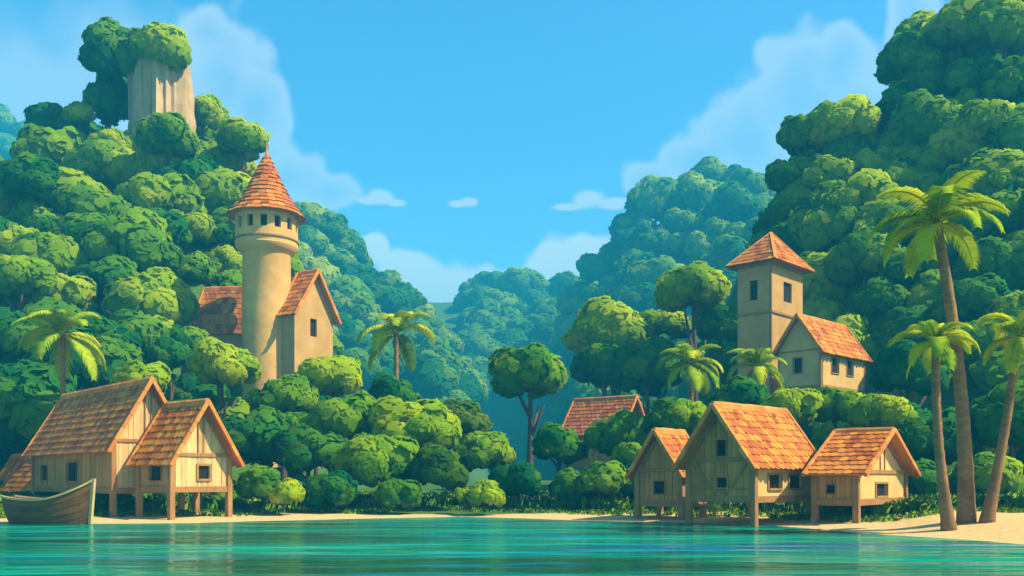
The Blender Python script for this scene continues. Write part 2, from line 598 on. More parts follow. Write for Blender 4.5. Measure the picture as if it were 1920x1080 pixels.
def tree(px, py, r, d, mat, label, cat='tree', name='tree', group=None, sq=0.9, seed=None, ground=None):
    """crown centred at pixel (px,py), r pixels in radius at distance d; the trunk goes down to the ground there"""
    c = P(px, py, d)
    R = r * d / F * 0.95
    zt = terr(c.x, c.y) if ground is None else ground
    h = c.z - zt
    rnd = random.Random(seed if seed is not None else int(px * 7 + py * 13))
    root = empty(name, (c.x, c.y, zt - 0.05), label, cat, group)
    cr = bpy.data.objects.new('crown', rnd.choice(CROWNS))
    C.objects.link(cr)
    cr.parent = root
    cr.location = (0, 0, h)
    cr.scale = (R, R, R * sq)
    cr.rotation_euler = (0, 0, rnd.uniform(0, 2 * PI))
    set_mat(cr, mat)
    if h > 0.25 * R:
        tr = bpy.data.objects.new('trunk', rnd.choice(TRUNKS))
        C.objects.link(tr)
        tr.parent = root
        tr.rotation_euler = (0, 0, rnd.uniform(0, 6))
        w = max(2.2, min(R * 1.6, h))
        tr.scale = (w, w, h)
    TREES.append((px, py, r, d))
    return root


def bush(px, py, r, d, mat, label, group=None, sq=0.9, cat='bush'):
    """a bush: its crown comes down to the ground"""
    c = P(px, py, d)
    R = r * d / F * 0.95
    rnd = random.Random(int(px * 5 + py * 3))
    o = bpy.data.objects.new('bush', rnd.choice(CROWNS))
    C.objects.link(o)
    o.location = c
    o.scale = (R, R, R * sq)
    o.rotation_euler = (0, 0, rnd.uniform(0, 6.28))
    set_mat(o, mat)
    tag(o, label, cat, group)
    TREES.append((px, py, r, d))
    return o


# ------------------------------------------------------------------ palms
def palm(px, py, d, rp, base, label, nf=11, seed=1, lean=0.0, trunk_r=0.17, wid=1.0):
    """crown at (px,py) at distance d, fronds reaching rp pixels; base = pixel of the trunk's foot, or None for straight down"""
    rnd = random.Random(seed)
    top = P(px, py, d)
    s = d / F
    Lf = rp * s * 1.28
    bx = base[0] if base else px
    foot = P(bx, py, d)
    foot.z = terr(foot.x, foot.y) - 0.1
    if base and base[1]:
        foot = P(base[0], base[1], base[2] if len(base) > 2 else d)
        foot.z = terr(foot.x, foot.y) - 0.1
    root = empty('palm_tree', foot, label, 'palm tree', 'palm trees round the lagoon')
    # trunk
    bm = bmesh.new()
    rel = top - foot
    n = 26
    pts, rad = [], []
    for i in range(n + 1):
        t = i / n
        bend = math.sin(t * PI) * lean
        pts.append(Vector((rel.x * (t ** 1.15) + bend, rel.y * t, rel.z * t)))
        ring = 0.012 * (i % 2)
        rad.append((trunk_r * (1.15 - 0.42 * t) + 0.09 * (1 - t) ** 8 + ring))
    tube(bm, pts, rad, 12)
    link_bm('trunk', bm, M['palm_bark'], root, sm=True)
    # crown bud
    bm = bmesh.new()
    bmesh.ops.create_icosphere(bm, subdivisions=2, radius=trunk_r * 0.95, matrix=Matrix.Translation(rel + Vector((0, 0, 0.05))) @ Matrix.Diagonal((1, 1, 1.5, 1)))
    link_bm('crown_shaft', bm, M['palm_bark'], root, sm=True)
    # fronds
    for k in range(nf):
        az = 2.39996 * k + rnd.uniform(-.18, .18) + seed
        e0 = R_((78, 26, 54, -18, 68, 4, 38)[k % 7] + rnd.uniform(-7, 7))
        e1 = max(R_(-86), e0 - R_(rnd.uniform(98, 116)))
        ln = Lf * rnd.uniform(0.88, 1.12)
        hz = Vector((math.cos(az), math.sin(az), 0))
        sd = Vector((-math.sin(az), math.cos(az), 0))
        rp_, dirs = [rel + Vector((0, 0, 0.12))], []
        ns = 30
        for i in range(ns):
            t = (i + 0.5) / ns
            e = lerp(e0, e1, t ** 1.15)
            dd = hz * math.cos(e) + Vector((0, 0, 1)) * math.sin(e)
            dirs.append(dd)
            rp_.append(rp_[-1] + dd * ln / ns)
        dirs.append(dirs[-1])
        verts, faces, nrm, tint = [], [], [], []
        tf = rnd.random()

        def addv(p, n_, t_):
            verts.append(tuple(p)); nrm.append(tuple(n_)); tint.append(t_)
            return len(verts) - 1
        # midrib
        for i in range(ns):
            a, b = rp_[i], rp_[i + 1]
            w = 0.045 * (1 - i / ns) + 0.012
            up = sd.cross(dirs[i])
            if up.z < 0: up = -up
            ii = [addv(a - sd * w, up, 1), addv(a + sd * w, up, 1), addv(b + sd * w, up, 1), addv(b - sd * w, up, 1)]
            faces.append(ii)
            ii = [addv(a - sd * w, -sd, 1), addv(b - sd * w, -sd, 1), addv(b - up * w * 1.5, -up, 1), addv(a - up * w * 1.5, -up, 1)]
            faces.append(ii)
            ii = [addv(a + sd * w, sd, 1), addv(a - up * w * 1.5, -up, 1), addv(b - up * w * 1.5, -up, 1), addv(b + sd * w, sd, 1)]
            faces.append(ii)
        # leaflets on both sides
        for i in range(3, ns + 1):
            t = i / ns
            up = sd.cross(dirs[i])
            if up.z < 0: up = -up
            wl = ln * 0.30 * wid * (math.sin(min(1, t * 1.05) ** 0.75 * PI * 0.93) ** 0.7 if t < 0.97 else 0.35)
            for sgn in (-1, 1):
                l = wl * rnd.uniform(0.85, 1.12) + 0.05
                hw = ln / ns * 0.86
                fw = dirs[i] * 0.8
                d0 = (sd * sgn * 0.95 + fw * 0.55 + up * 0.18).normalized()
                d1 = (sd * sgn * 0.6 + fw * 0.85 + Vector((0, 0, -0.75))).normalized()
                p0 = rp_[i]
                p1 = p0 + d0 * l * 0.5
                p2 = p1 + d1 * l * 0.55
                side = dirs[i]
                tt = min(1, max(0, tf * 0.6 + rnd.uniform(0, .4)))
                n1 = (up * 0.75 + sd * sgn * 0.5).normalized()
                n2 = (up * 0.4 + sd * sgn * 0.85).normalized()
                q = [addv(p0 - side * hw * 0.6, up, tt), addv(p0 + side * hw * 0.6, up, tt), addv(p1 + side * hw * 0.75, n1, tt), addv(p1 - side * hw * 0.75, n1, tt)]
                faces.append(q if sgn < 0 else q[::-1])
                tip = addv(p2, n2, tt)
                faces.append([q[3], q[2], tip] if sgn < 0 else [tip, q[2], q[3]])
        for fi, f in enumerate(faces):
            a, b, c_ = (Vector(verts[q]) for q in f[:3])
            if (b - a).cross(c_ - a).dot(Vector(nrm[f[0]]) + Vector(nrm[f[-1]])) < 0:
                faces[fi] = f[::-1]
        me = bpy.data.meshes.new('frond')
        me.from_pydata(verts, [], faces)
        for p in me.polygons:
            p.use_smooth = True
        me.attributes.new('tint', 'FLOAT', 'POINT').data.foreach_set('value', tint)
        me.update()
        me.normals_split_custom_set_from_vertices(nrm)
        me.materials.append(M['palm'])
        o = bpy.data.objects.new('frond', me)
        C.objects.link(o)
        o.parent = root
    return root


# ------------------------------------------------------------------ buildings
def wall(bm, fr, x0, x1, z0, top, holes=(), th=0.12, planks=0.0, breaks=()):
    """wall in the plane y=0 of frame fr(x, y, z) (y = outward). top: function of x, linear between breaks.
    holes: (xa, xb, za, zb). Holes get reveals. planks > 0: split into upright boards with gaps."""
    xs = sorted(set([x0, x1] + [h for hh in holes for h in hh[:2]] + [b for b in breaks if x0 < b < x1]))
    rnd = random.Random(int(abs(x1 - x0) * 1000))
    if planks:
        add = []
        x = x0 + planks * rnd.uniform(0.7, 1.2)
        while x < x1 - planks * 0.5:
            if all(abs(x - q) > 0.05 for q in xs):
                add.append(x)
            x += planks * rnd.uniform(0.75, 1.25)
        xs = sorted(xs + add)
    g = 0.008 if planks else 0.0
    for a, b in zip(xs, xs[1:]):
        mid = (a + b) / 2
        cuts = sorted([(h[2], h[3]) for h in holes if h[0] - 1e-6 <= mid <= h[1] + 1e-6])
        segs, lo = [], z0
        for c0, c1 in cuts:
            segs.append((lo, c0, False))
            lo = c1
        segs.append((lo, None, True))
        dy = rnd.uniform(-0.012, 0.012) if planks else 0
        for s0, s1, last in segs:
            ta = top(a + 1e-5) if last else s1
            tb = top(b - 1e-5) if last else s1
            if max(ta, tb) - s0 < 0.02:
                continue
            ta, tb = max(ta, s0 + .005), max(tb, s0 + .005)
            pts = []
            for y in (dy - th, dy):
                pts.append([fr(a + g, y, s0), fr(b - g, y, s0), fr(b - g, y, tb), fr(a + g, y, ta)])
            k, f = pts
            hexa(bm, [k[0], k[1], f[0], f[1], k[3], k[2], f[3], f[2]])


def window(parent, fr, xa, xb, za, zb, fw=0.09, mat='frame', proud=0.05, depth=0.09, sill=True, name='window'):
    """timber frame round a hole, with a dark shutter board set back inside it"""
    bm = bmesh.new()
    box(bm, fr, xa - fw, xa, -0.02, proud, za - fw, zb + fw, 0.008)
    box(bm, fr, xb, xb + fw, -0.02, proud, za - fw, zb + fw, 0.008)
    box(bm, fr, xa, xb, -0.02, proud - .003, zb, zb + fw, 0.008)
    box(bm, fr, xa, xb, -0.02, proud + (0.03 if sill else -.003), za - fw, za, 0.008)
    w = link_bm(name, bm, M[mat], parent)
    bm = bmesh.new()
    box(bm, fr, xa - .01, xb + .01, -depth - 0.03, -depth, za - .01, zb + .01)
    link_bm('shade_board', bm, M['dark'], w)
    return w


def roof_slope(bm, fr, L0, L1, run, drop, tw=0.34, th=0.36, seed=0, thick=0.022, skew0=0.0, skew1=0.0):
    """tiles on one slope. fr(x, y, z): x along ridge L0..L1, y away from ridge 0..run, z drops by drop. skew: the ends slant outwards at the eave"""
    rnd = random.Random(seed)
    ln = math.hypot(run, drop)
    dy, dz = run / ln, -drop / ln
    ny, nz = drop / ln, run / ln

    def pt(x, s, h):
        return fr(x, s * dy + h * ny, s * dz + h * nz)
    # under-board
    hexa(bm, [pt(lerp(L0, L0 - skew0, s / ln) if e == 0 else lerp(L1, L1 + skew1, s / ln), s, h) for h in (-0.07, -0.01) for s in (0, ln - .02) for e in (0, 1)])
    nr = max(2, int(round(ln / th)))
    rh = ln / nr
    for r in range(nr):
        s0 = r * rh
        s1 = s0 + rh * 1.18
        if r == nr - 1:
            s1 = s0 + rh * 1.08
        a0 = L0 - skew0 * (s0 + rh / 2) / ln
        a1 = L1 + skew1 * (s0 + rh / 2) / ln
        nt_ = max(2, int(round((a1 - a0) / tw)))
        w = (a1 - a0) / nt_
        off = (0.5 if r % 2 else 0.0)
        x = a0 - off * w
        while x < a1 - 0.01:
            xa, xb = max(a0, x), min(a1, x + w)
            x += w
            if xb - xa < 0.03:
                continue
            j = rnd.uniform(-.03, .03)
            lift = rnd.uniform(0.0, 0.012)
            e = s1 + j
            m = (xa + xb) / 2
            g = 0.006
            h0, h1 = 0.0, thick + 0.012 + lift
            ch = (xb - xa) * 0.16
            top = [(xa + g, s0, h0 + .012), (xb - g, s0, h0 + .012), (xb - g, e - ch, h1), (m + ch * .8, e + ch * .25, h1 + .012), (m - ch * .8, e + ch * .25, h1 + .012), (xa + g, e - ch, h1)]
            vt = [bm.verts.new(pt(*q)) for q in top]
            vb = [bm.verts.new(pt(q[0], q[1], q[2] - thick)) for q in top]
            bm.faces.new(vt)
            bm.faces.new(vb[::-1])
            for i in range(6):
                bm.faces.new([vt[i], vb[i], vb[(i + 1) % 6], vt[(i + 1) % 6]])


def gable_roof(parent, fr, L0, L1, W, ze, zr, ov=0.35, tile='tile', seed=0, ends=(0.35, 0.35), tw=0.34, th=0.36, barge=True, skew=(0, 0), edge='ridge', bw=0.17):
    """fr(x,y,z): x along ridge, y across 0..W; eave height ze at the wall, ridge height zr"""
    half = W / 2
    pitch = (zr - ze) / half
    run = half + ov
    drop = run * pitch
    bm = bmesh.new()
    roof_slope(bm, lambda x, y, z: fr(x, half - y, zr + 0.10 + z), L0 - ends[0], L1 + ends[1], run, drop, tw, th, seed, skew0=skew[0], skew1=skew[1])
    roof_slope(bm, lambda x, y, z: fr(x, half + y, zr + 0.10 + z), L0 - ends[0], L1 + ends[1], run, drop, tw, th, seed + 1, skew0=skew[0], skew1=skew[1])
    roof = link_bm('roof', bm, M[tile], parent)
    # ridge tiles
    bm = bmesh.new()
    n = max(3, int((L1 - L0 + sum(ends)) / 0.42))
    a0, a1 = L0 - ends[0] - 0.03, L1 + ends[1] + 0.03
    rnd = random.Random(seed)
    for i in range(n):
        xa, xb = lerp(a0, a1, i / n), lerp(a0, a1, (i + 1) / n) - 0.004
        j = rnd.uniform(-.01, .015)
        prof = [(-0.16, -0.10 * pitch - .04), (-0.12, 0.02), (-0.05, 0.10), (0.05, 0.10), (0.12, 0.02), (0.16, -0.10 * pitch - .04)]
        A = [bm.verts.new(fr(xa, half + u, zr + 0.125 + j + v)) for u, v in prof]
        B = [bm.verts.new(fr(xb, half + u, zr + 0.125 + j + v)) for u, v in prof]
        for k in range(5):
            bm.faces.new([A[k], A[k + 1], B[k + 1], B[k]])
        bm.faces.new(A[::-1])
        bm.faces.new(B)
    link_bm('ridge_cap', bm, M[edge], roof)
    if barge:
        for e, sk in ((0, skew[0]), (1, skew[1])):
            for sg in (-1, 1):
                bm = bmesh.new()
                xs = (L0 - ends[0] - 0.05) if e == 0 else (L1 + ends[1] + 0.05)
                xe = xs - sk if e == 0 else xs + sk
                segs = 6
                for i in range(segs):
                    t0, t1 = i / segs, (i + 1) / segs - 0.004
                    A = fr(lerp(xs, xe, t0), half + sg * run * t0 * 1.02, zr + 0.10 - drop * t0 * 1.02)
                    B = fr(lerp(xs, xe, t1), half + sg * run * t1 * 1.02, zr + 0.10 - drop * t1 * 1.02)
                    bar(bm, A, B, 0.13, bw, bev=0.015)
                link_bm('barge_board', bm, M[edge], roof)
    return roof


def frame_from(origin, ex, ey):
    ex, ey = Vector(ex), Vector(ey)

    def fr(x, y, z):
        return origin + ex * x + ey * y + Vector((0, 0, z))
    return fr


def side_frame(fr, x0, y0, x1, y1, flip=1):
    """frame of a wall running from (x0,y0) to (x1,y1) of frame fr, outward = right-hand normal * flip"""
    a = fr(x0, y0, 0)
    b = fr(x1, y1, 0)
    d = (b - a).normalized()
    n = Vector((d.y, -d.x, 0)) * flip
    return lambda x, y, z: a + d * x + n * y + Vector((0, 0, z))


def stilt_hut(px, py_base, d, alpha, a_px, b_px, gable, z_floor, z_eave, z_apex, label, wl, wr, group='stilt huts on the beach',
              winL=(), winR=(), seed=1, tile='tile', ov=0.35, posts=True, name='stilt_hut', ends=(0.35, 0.35), planks=0.24, extra=None, skew=(0, 0), cat='hut', gable_top=None, vertical=None):
    """near corner seen at px; a_px/b_px: projected widths of the left and the right face; gable: 'L' or 'R' face carries the gable.
    z_*: pixel rows at the corner's distance; wl/wr: materials of left and right walls; win: (u0,u1,py0,py1,frame) in fractions along the face from the near corner."""
    s = d / F
    ux, uy = -math.cos(R_(alpha)), math.sin(R_(alpha))
    vx, vy = math.sin(R_(alpha)), math.cos(R_(alpha))
    # solve lengths so that the far corners land on the pixels asked for
    X0 = (px - 960) * s

    def solve(dx, dy, tgt):
        k = (tgt - 960) / F
        return (k * d - X0) / (dx - k * dy)
    La = solve(ux, uy, px - a_px)
    Lb = solve(vx, vy, px + b_px)
    zz = lambda py: CH + (HZ - py) * s
    zf, ze = zz(z_floor), zz(z_eave)
    if gable == 'R':
        ex, ey, LL, WW = (ux, uy, 0), (vx, vy, 0), La, Lb
    else:
        ex, ey, LL, WW = (vx, vy, 0), (ux, uy, 0), Lb, La
    dm = d + ey[1] * WW / 2
    zr = CH + (HZ - z_apex) * dm / F
    corner = Vector((X0, d, 0))
    ctr = corner + Vector(ex) * LL / 2 + Vector(ey) * WW / 2
    base = Vector((ctr.x, ctr.y, terr(ctr.x, ctr.y)))
    root = empty(name, base, label, cat, group)
    fr = frame_from(corner - base, ex, ey)
    pitch = (zr - ze) / (WW / 2)
    gtop = lambda y: ze + pitch * (min(y, WW - y)) - 0.03
    flat_top = lambda x: ze + 0.02
    hand = 1 if Vector(ex).cross(Vector(ey)).z > 0 else -1
    # long side toward the camera: y=0 ; gable: x=0
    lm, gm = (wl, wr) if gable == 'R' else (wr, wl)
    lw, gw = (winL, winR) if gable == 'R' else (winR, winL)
    t = 0.1
    f_long = side_frame(fr, 0, 0, LL, 0, hand)
    f_gab = side_frame(fr, 0, 0, 0, WW, -hand)
    f_long2 = side_frame(fr, 0, WW, LL, WW, -hand)
    f_gab2 = side_frame(fr, LL, 0, LL, WW, hand)

    def hw(ws, ln):
        return [(u0 * ln, u1 * ln, zz(p1), zz(p0)) for (u0, u1, p0, p1, *_) in ws]
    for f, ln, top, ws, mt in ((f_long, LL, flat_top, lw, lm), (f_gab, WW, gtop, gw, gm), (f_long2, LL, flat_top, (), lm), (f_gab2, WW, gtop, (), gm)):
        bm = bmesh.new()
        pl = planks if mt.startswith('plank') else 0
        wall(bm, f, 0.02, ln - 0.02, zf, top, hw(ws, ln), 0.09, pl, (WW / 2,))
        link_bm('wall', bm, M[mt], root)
        for wdef, hh in zip(ws, hw(ws, ln)):
            window(root, f, *hh, fw=(wdef[4] if len(wdef) > 4 else 0.1), mat='frame' if mt != 'plank_grey' else 'timber')
    # floor
    bm = bmesh.new()
    box(bm, fr, 0.06, LL - 0.06, 0.06, WW - 0.06, zf - 0.06, zf + 0.02)
    link_bm('floor', bm, M['plank_brown'], root)
    # beams round the floor and at the eaves
    bw = 0.2
    for f, ln in ((f_long, LL), (f_gab, WW), (f_long2, LL), (f_gab2, WW)):
        bm = bmesh.new()
        box(bm, f, 0.09, ln - 0.09, -0.06, 0.07, zf - 0.16, zf + 0.10, 0.012)
        link_bm('floor_beam', bm, M['timber'], root)
    for f, ln, z in ((f_gab, WW, ze), (f_gab2, WW, ze), (f_long, LL, ze - 0.12)):
        bm = bmesh.new()
        box(bm, f, 0.09, ln - 0.09, -0.05, 0.055, z - 0.09, z + 0.08, 0.012)
        link_bm('tie_beam', bm, M['timber'], root)
    # gable rafters on the wall face and studs
    bm = bmesh.new()
    for f in (f_gab,):
        off = 0.10
        pk = f(WW / 2, 0.04, zr - off * 1.6)
        bar(bm, f(0.05, 0.04, ze + .02), pk, 0.08, 0.13, bev=0.01)
        bar(bm, f(WW - 0.05, 0.04, ze + .02), pk, 0.08, 0.13, bev=0.01)
        if vertical == 'stud':
            for u in (0.455, 0.545):
                box(bm, f, WW * u - .035, WW * u + .035, -0.01, 0.045, ze + 0.08, gtop(WW * u) - 0.1, 0.008)
        if vertical == 'brace':
            zt, zb = ze - 0.1, zf + 0.35
            bar(bm, f(WW * 0.09, 0.03, zt), f(WW * 0.36, 0.03, zb), 0.06, 0.12, bev=0.01)
            bar(bm, f(WW * 0.91, 0.03, zt), f(WW * 0.64, 0.03, zb), 0.06, 0.12, bev=0.01)
            box(bm, f, 0.12, WW - .12, -0.01, 0.04, zf + 0.33, zf + 0.42, 0.008)
    link_bm('gable_timber', bm, M['timber'], root)
    if posts:
        for (x, y) in ((0, 0), (LL, 0), (0, WW), (LL, WW)):
            q = fr(x, y, 0) + base
            zg = terr(q.x, q.y) - 0.35
            bm = bmesh.new()
            b0 = fr(x, y, zg - 0)
            k = 0.11
            tp = ze - 0.02
            hexa(bm, [b0 + Vector(ex) * (i * kk) + Vector(ey) * (j * kk) + Vector((0, 0, zz_)) for zz_, kk in ((0, k * 1.12), (tp - zg, k)) for j in (-1, 1) for i in (-1, 1)], 0.015)
            link_bm('post', bm, M['timber'], root)
    roof = gable_roof(root, fr, 0, LL, WW, ze, zr, ov, tile, seed, ends, skew=skew)
    # keep parts in the root's frame
    for o in root.children_recursive:
        if o.type == 'MESH':
            o.data.transform(Matrix.Translation((0, 0, -base.z)))
    return root


def build_huts():
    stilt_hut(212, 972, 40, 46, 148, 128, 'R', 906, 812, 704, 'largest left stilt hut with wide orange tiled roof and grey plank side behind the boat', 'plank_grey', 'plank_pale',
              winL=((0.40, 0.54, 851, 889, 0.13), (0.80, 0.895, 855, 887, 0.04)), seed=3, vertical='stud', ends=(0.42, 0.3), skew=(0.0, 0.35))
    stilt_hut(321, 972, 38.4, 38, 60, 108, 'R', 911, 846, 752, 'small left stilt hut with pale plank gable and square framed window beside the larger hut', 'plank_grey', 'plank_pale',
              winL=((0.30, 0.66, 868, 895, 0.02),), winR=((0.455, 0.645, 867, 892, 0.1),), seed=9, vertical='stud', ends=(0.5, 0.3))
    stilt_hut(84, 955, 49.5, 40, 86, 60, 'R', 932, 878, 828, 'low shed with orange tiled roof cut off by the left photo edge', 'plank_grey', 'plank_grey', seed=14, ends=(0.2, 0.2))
    # right shore
    stilt_hut(1414, 990, 34.2, 48, 122, 114, 'L', 933, 858, 762, 'largest right stilt hut with steep brown timber gable and two windows in its cream side', 'plank_brown', 'plaster',
              winL=((0.40, 0.56, 893, 918, 0.07), (0.41, 0.56, 820, 851, 0.05)), winR=((0.22, 0.42, 888, 914, 0.075), (0.55, 0.76, 888, 914, 0.075)), seed=21, vertical='brace', ends=(0.5, 0.25), ov=0.35)
    stilt_hut(1278, 972, 38.5, 42, 82, 40, 'L', 940, 877, 808, 'smallest right stilt hut, brown and shaded, left of the steep gabled hut', 'plank_brown', 'plaster',
              winL=((0.38, 0.62, 898, 922, 0.05),), seed=25, ends=(0.4, 0.2), ov=0.3)
    stilt_hut(1606, 985, 33.9, 40, 78, 90, 'R', 929, 872, 800, 'right stilt hut with framed window in cream gable wall next to the palm trunks', 'plank_brown', 'plaster',
              winL=((0.50, 0.72, 897, 914, 0.03),), winR=((0.37, 0.60, 896, 920, 0.085),), seed=31, vertical='stud', ends=(0.42, 0.25), ov=0.38)
    # hut half hidden up the bank
    stilt_hut(1158, 800, 63, 36, 98, 46, 'R', 850, 782, 724, 'brown cottage half sunk in bushes with only its tiled roof showing', 'plank_grey', 'plank_grey', group=None,
              seed=41, tile='tile_dull', name='cottage', cat='cottage', ends=(0.5, 0.3), posts=True)


def ring_wall(bm, r, z0, z1, holes, th=0.35, seg=96, c=(0, 0)):
    """upright ring with openings (a0, a1, za, zb) in radians"""
    zs = sorted(set([z0, z1] + [z for h in holes for z in h[2:]]))
    an = [2 * PI * k / seg for k in range(seg)]
    for h in holes:
        an += [h[0] % (2 * PI), h[1] % (2 * PI)]
    an = sorted(set(round(a, 5) for a in an))

    def solid(i, j):
        a0, a1 = an[i], an[(i + 1) % len(an)]
        if a1 < a0: a1 += 2 * PI
        m = ((a0 + a1) / 2) % (2 * PI)
        zm = (zs[j] + zs[j + 1]) / 2
        for h in holes:
            w = (h[1] - h[0])
            if (m - h[0]) % (2 * PI) < w and h[2] < zm < h[3]:
                return False
        return True

    def p(a, rr, z):
        return Vector((c[0] + rr * math.cos(a), c[1] + rr * math.sin(a), z))
    n = len(an)
    for i in range(n):
        for j in range(len(zs) - 1):
            a, b = an[i], an[(i + 1) % n]
            if solid(i, j):
                quad(bm, [p(a, r, zs[j]), p(b, r, zs[j]), p(b, r, zs[j + 1]), p(a, r, zs[j + 1])])
            else:
                if solid((i - 1) % n, j):
                    quad(bm, [p(a, r, zs[j]), p(a, r - th, zs[j]), p(a, r - th, zs[j + 1]), p(a, r, zs[j + 1])])
                if solid((i + 1) % n, j):
                    quad(bm, [p(b, r, zs[j]), p(b, r - th, zs[j]), p(b, r - th, zs[j + 1]), p(b, r, zs[j + 1])])
                if j == 0 or solid(i, j - 1):
                    quad(bm, [p(a, r, zs[j]), p(b, r, zs[j]), p(b, r - th, zs[j]), p(a, r - th, zs[j])])
                if j == len(zs) - 2 or solid(i, j + 1):
                    quad(bm, [p(a, r, zs[j + 1]), p(b, r, zs[j + 1]), p(b, r - th, zs[j + 1]), p(a, r - th, zs[j + 1])])


def build_castle():
    d = 75.0
    s = d / F
    zz = lambda py: CH + (HZ - py) * s
    ctr = P(500, 690, d)
    zb = min(terr(ctr.x, ctr.y), zz(720)) - 1.0
    root = empty('stone_castle', (ctr.x, ctr.y, zb), 'round beige stone tower with orange cone roof and gabled stone house rising from the bushes', 'castle')
    Z = lambda py: zz(py) - zb
    r0 = 45 * s
    bm = bmesh.new()
    lathe(bm, [(r0 * 1.06, 0), (r0 * 1.0, Z(600)), (r0 * 0.97, Z(482)), (r0 * 1.0, Z(479)), (r0 * 1.09, Z(475)), (r0 * 1.27, Z(465)), (r0 * 1.268, Z(463)), (0.3, Z(462))], 64)
    tower = link_bm('tower', bm, M['stone'], root, sm=False)
    for p in tower.data.polygons: p.use_smooth = True
    # upper drum with its ring of openings
    rd = 57 * s
    holes = []
    nw = 14
    hwid = R_(6.0)
    angs = []
    for k in range(nw):
        a = -PI / 2 + R_(4) + 2 * PI * (k + 0.0) / nw + 0.10
        angs.append(a)
        holes.append(((a - hwid) % (2 * PI), (a - hwid) % (2 * PI) + 2 * hwid, Z(438), Z(417)))
    bm = bmesh.new()
    ring_wall(bm, rd, Z(464), Z(396), holes, 0.4)
    drum = link_bm('drum', bm, M['stone'], tower, recalc=False)
    bm = bmesh.new()
    lathe(bm, [(rd + 0.0, Z(456)), (rd + 0.09, Z(455.4)), (rd + 0.09, Z(452.4)), (rd + 0.0, Z(452))], 64)
    link_bm('string_course', bm, M['ledge'], tower, sm=False)
    # near-black boards set in the openings, their colour standing in for the shade inside
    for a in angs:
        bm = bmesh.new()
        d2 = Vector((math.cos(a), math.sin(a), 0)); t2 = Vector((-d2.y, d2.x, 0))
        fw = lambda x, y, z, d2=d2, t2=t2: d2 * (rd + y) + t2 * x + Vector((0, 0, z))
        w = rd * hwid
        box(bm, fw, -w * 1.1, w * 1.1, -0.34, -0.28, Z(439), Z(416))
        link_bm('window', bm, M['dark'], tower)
    # cone roof: shingles in rings, flaring at the eave
    bm = bmesh.new()
    prof = [(0.12, 286), (14, 312), (28, 344), (44, 374), (58, 393), (69, 406)]
    zc = lambda py: Z(py)
    lathe(bm, [(p[0] * s * 0.97, zc(p[1]) - 0.05) for p in prof] + [(66 * s, zc(409)), (50 * s, zc(404))], 48)
    rnd = random.Random(5)
    rows = 14
    def prf(t):
        py = lerp(288, 407, t)
        return interp([(q[1], q[0]) for q in prof], py) * s, zc(py)
    for i in range(rows):
        t0, t1 = i / rows, (i + 1.22) / rows
        ra, za = prf(t0)
        rb, zb_ = prf(min(1.0, t1)) if i < rows - 1 else (70 * s, zc(408.5))
        nt_ = max(7, int(2 * PI * rb / 0.62))
        for k in range(nt_):
            a = 2 * PI * (k + 0.5 * (i % 2)) / nt_
            w = PI / nt_ * 0.96
            lift = 0.05 + rnd.uniform(0, .05)
            j = rnd.uniform(-.06, .06)
            q = []
            for h in (0.0, 0.05):
                q.append([(a - w, ra + 0.01 + h * .3, za), (a + w, ra + 0.01 + h * .3, za), (a + w, rb + lift + h, zb_ + j + h * .4), (a - w, rb + lift + h, zb_ + j + h * .4)])
            pt = lambda t: Vector((t[1] * math.cos(t[0]), t[1] * math.sin(t[0]), t[2]))
            A, B = q
            hexa(bm, [pt(A[0]), pt(A[1]), pt(A[3]), pt(A[2]), pt(B[0]), pt(B[1]), pt(B[3]), pt(B[2])])
    cone = link_bm('cone_roof', bm, M['tile'], tower)
    bm = bmesh.new()
    tube(bm, [Vector((0, 0, Z(290))), Vector((0, 0, Z(280))), Vector((0, 0, Z(265)))], [0.14, 0.07, 0.02], 8)
    link_bm('finial', bm, M['ridge'], tower)

    # gabled stone house on the right
    def house(px, dd, alpha, a_px, b_px, gable, z_floor, z_eave, z_apex, mat, tile, nm, winL=(), winR=(), ends=(0.3, 0.3), ov=0.45, skew=(0, 0)):
        s2 = dd / F
        ux, uy = -math.cos(R_(alpha)), math.sin(R_(alpha))
        vx, vy = math.sin(R_(alpha)), math.cos(R_(alpha))
        X0 = (px - 960) * s2
        solve = lambda dx, dy, tgt: ((tgt - 960) / F * dd - X0) / (dx - (tgt - 960) / F * dy)
        La, Lb = solve(ux, uy, px - a_px), solve(vx, vy, px + b_px)
        z2 = lambda py: CH + (HZ - py) * s2 - zb
        if gable == 'R':
            ex, ey, LL, WW = (ux, uy, 0), (vx, vy, 0), La, Lb
        else:
            ex, ey, LL, WW = (vx, vy, 0), (ux, uy, 0), Lb, La
        hand = 1 if Vector(ex).cross(Vector(ey)).z > 0 else -1
        zr = CH + (HZ - z_apex) * (dd + ey[1] * WW / 2) / F - zb
        ze, zf = z2(z_eave), 0.0
        fr = frame_from(Vector((X0 - ctr.x, dd - ctr.y, 0)), ex, ey)
        pitch = (zr - ze) / (WW / 2)
        gt = lambda y: ze + pitch * min(y, WW - y) - .03
        parts = []
        first = None
        for f, ln, top, ws in ((side_frame(fr, 0, 0, 0, WW, -hand), WW, gt, winR if gable == 'R' else winL), (side_frame(fr, 0, 0, LL, 0, hand), LL, lambda x: ze, winL if gable == 'R' else winR),
                               (side_frame(fr, 0, WW, LL, WW, -hand), LL, lambda x: ze, ()), (side_frame(fr, LL, 0, LL, WW, hand), WW, gt, ())):
            parts.append((f, ln, top, ws))
        bm = bmesh.new()
        for i, (f, ln, top, ws) in enumerate(parts):
            hs = [(a * ln, b * ln, z2(p1), z2(p0)) for a, b, p0, p1 in ws]
            e = 0.0 if i in (0, 3) else 0.301
            wall(bm, f, e, ln - e, zf, top, hs, 0.3, 0, (WW / 2,))
        h = link_bm(nm, bm, M[mat], root)
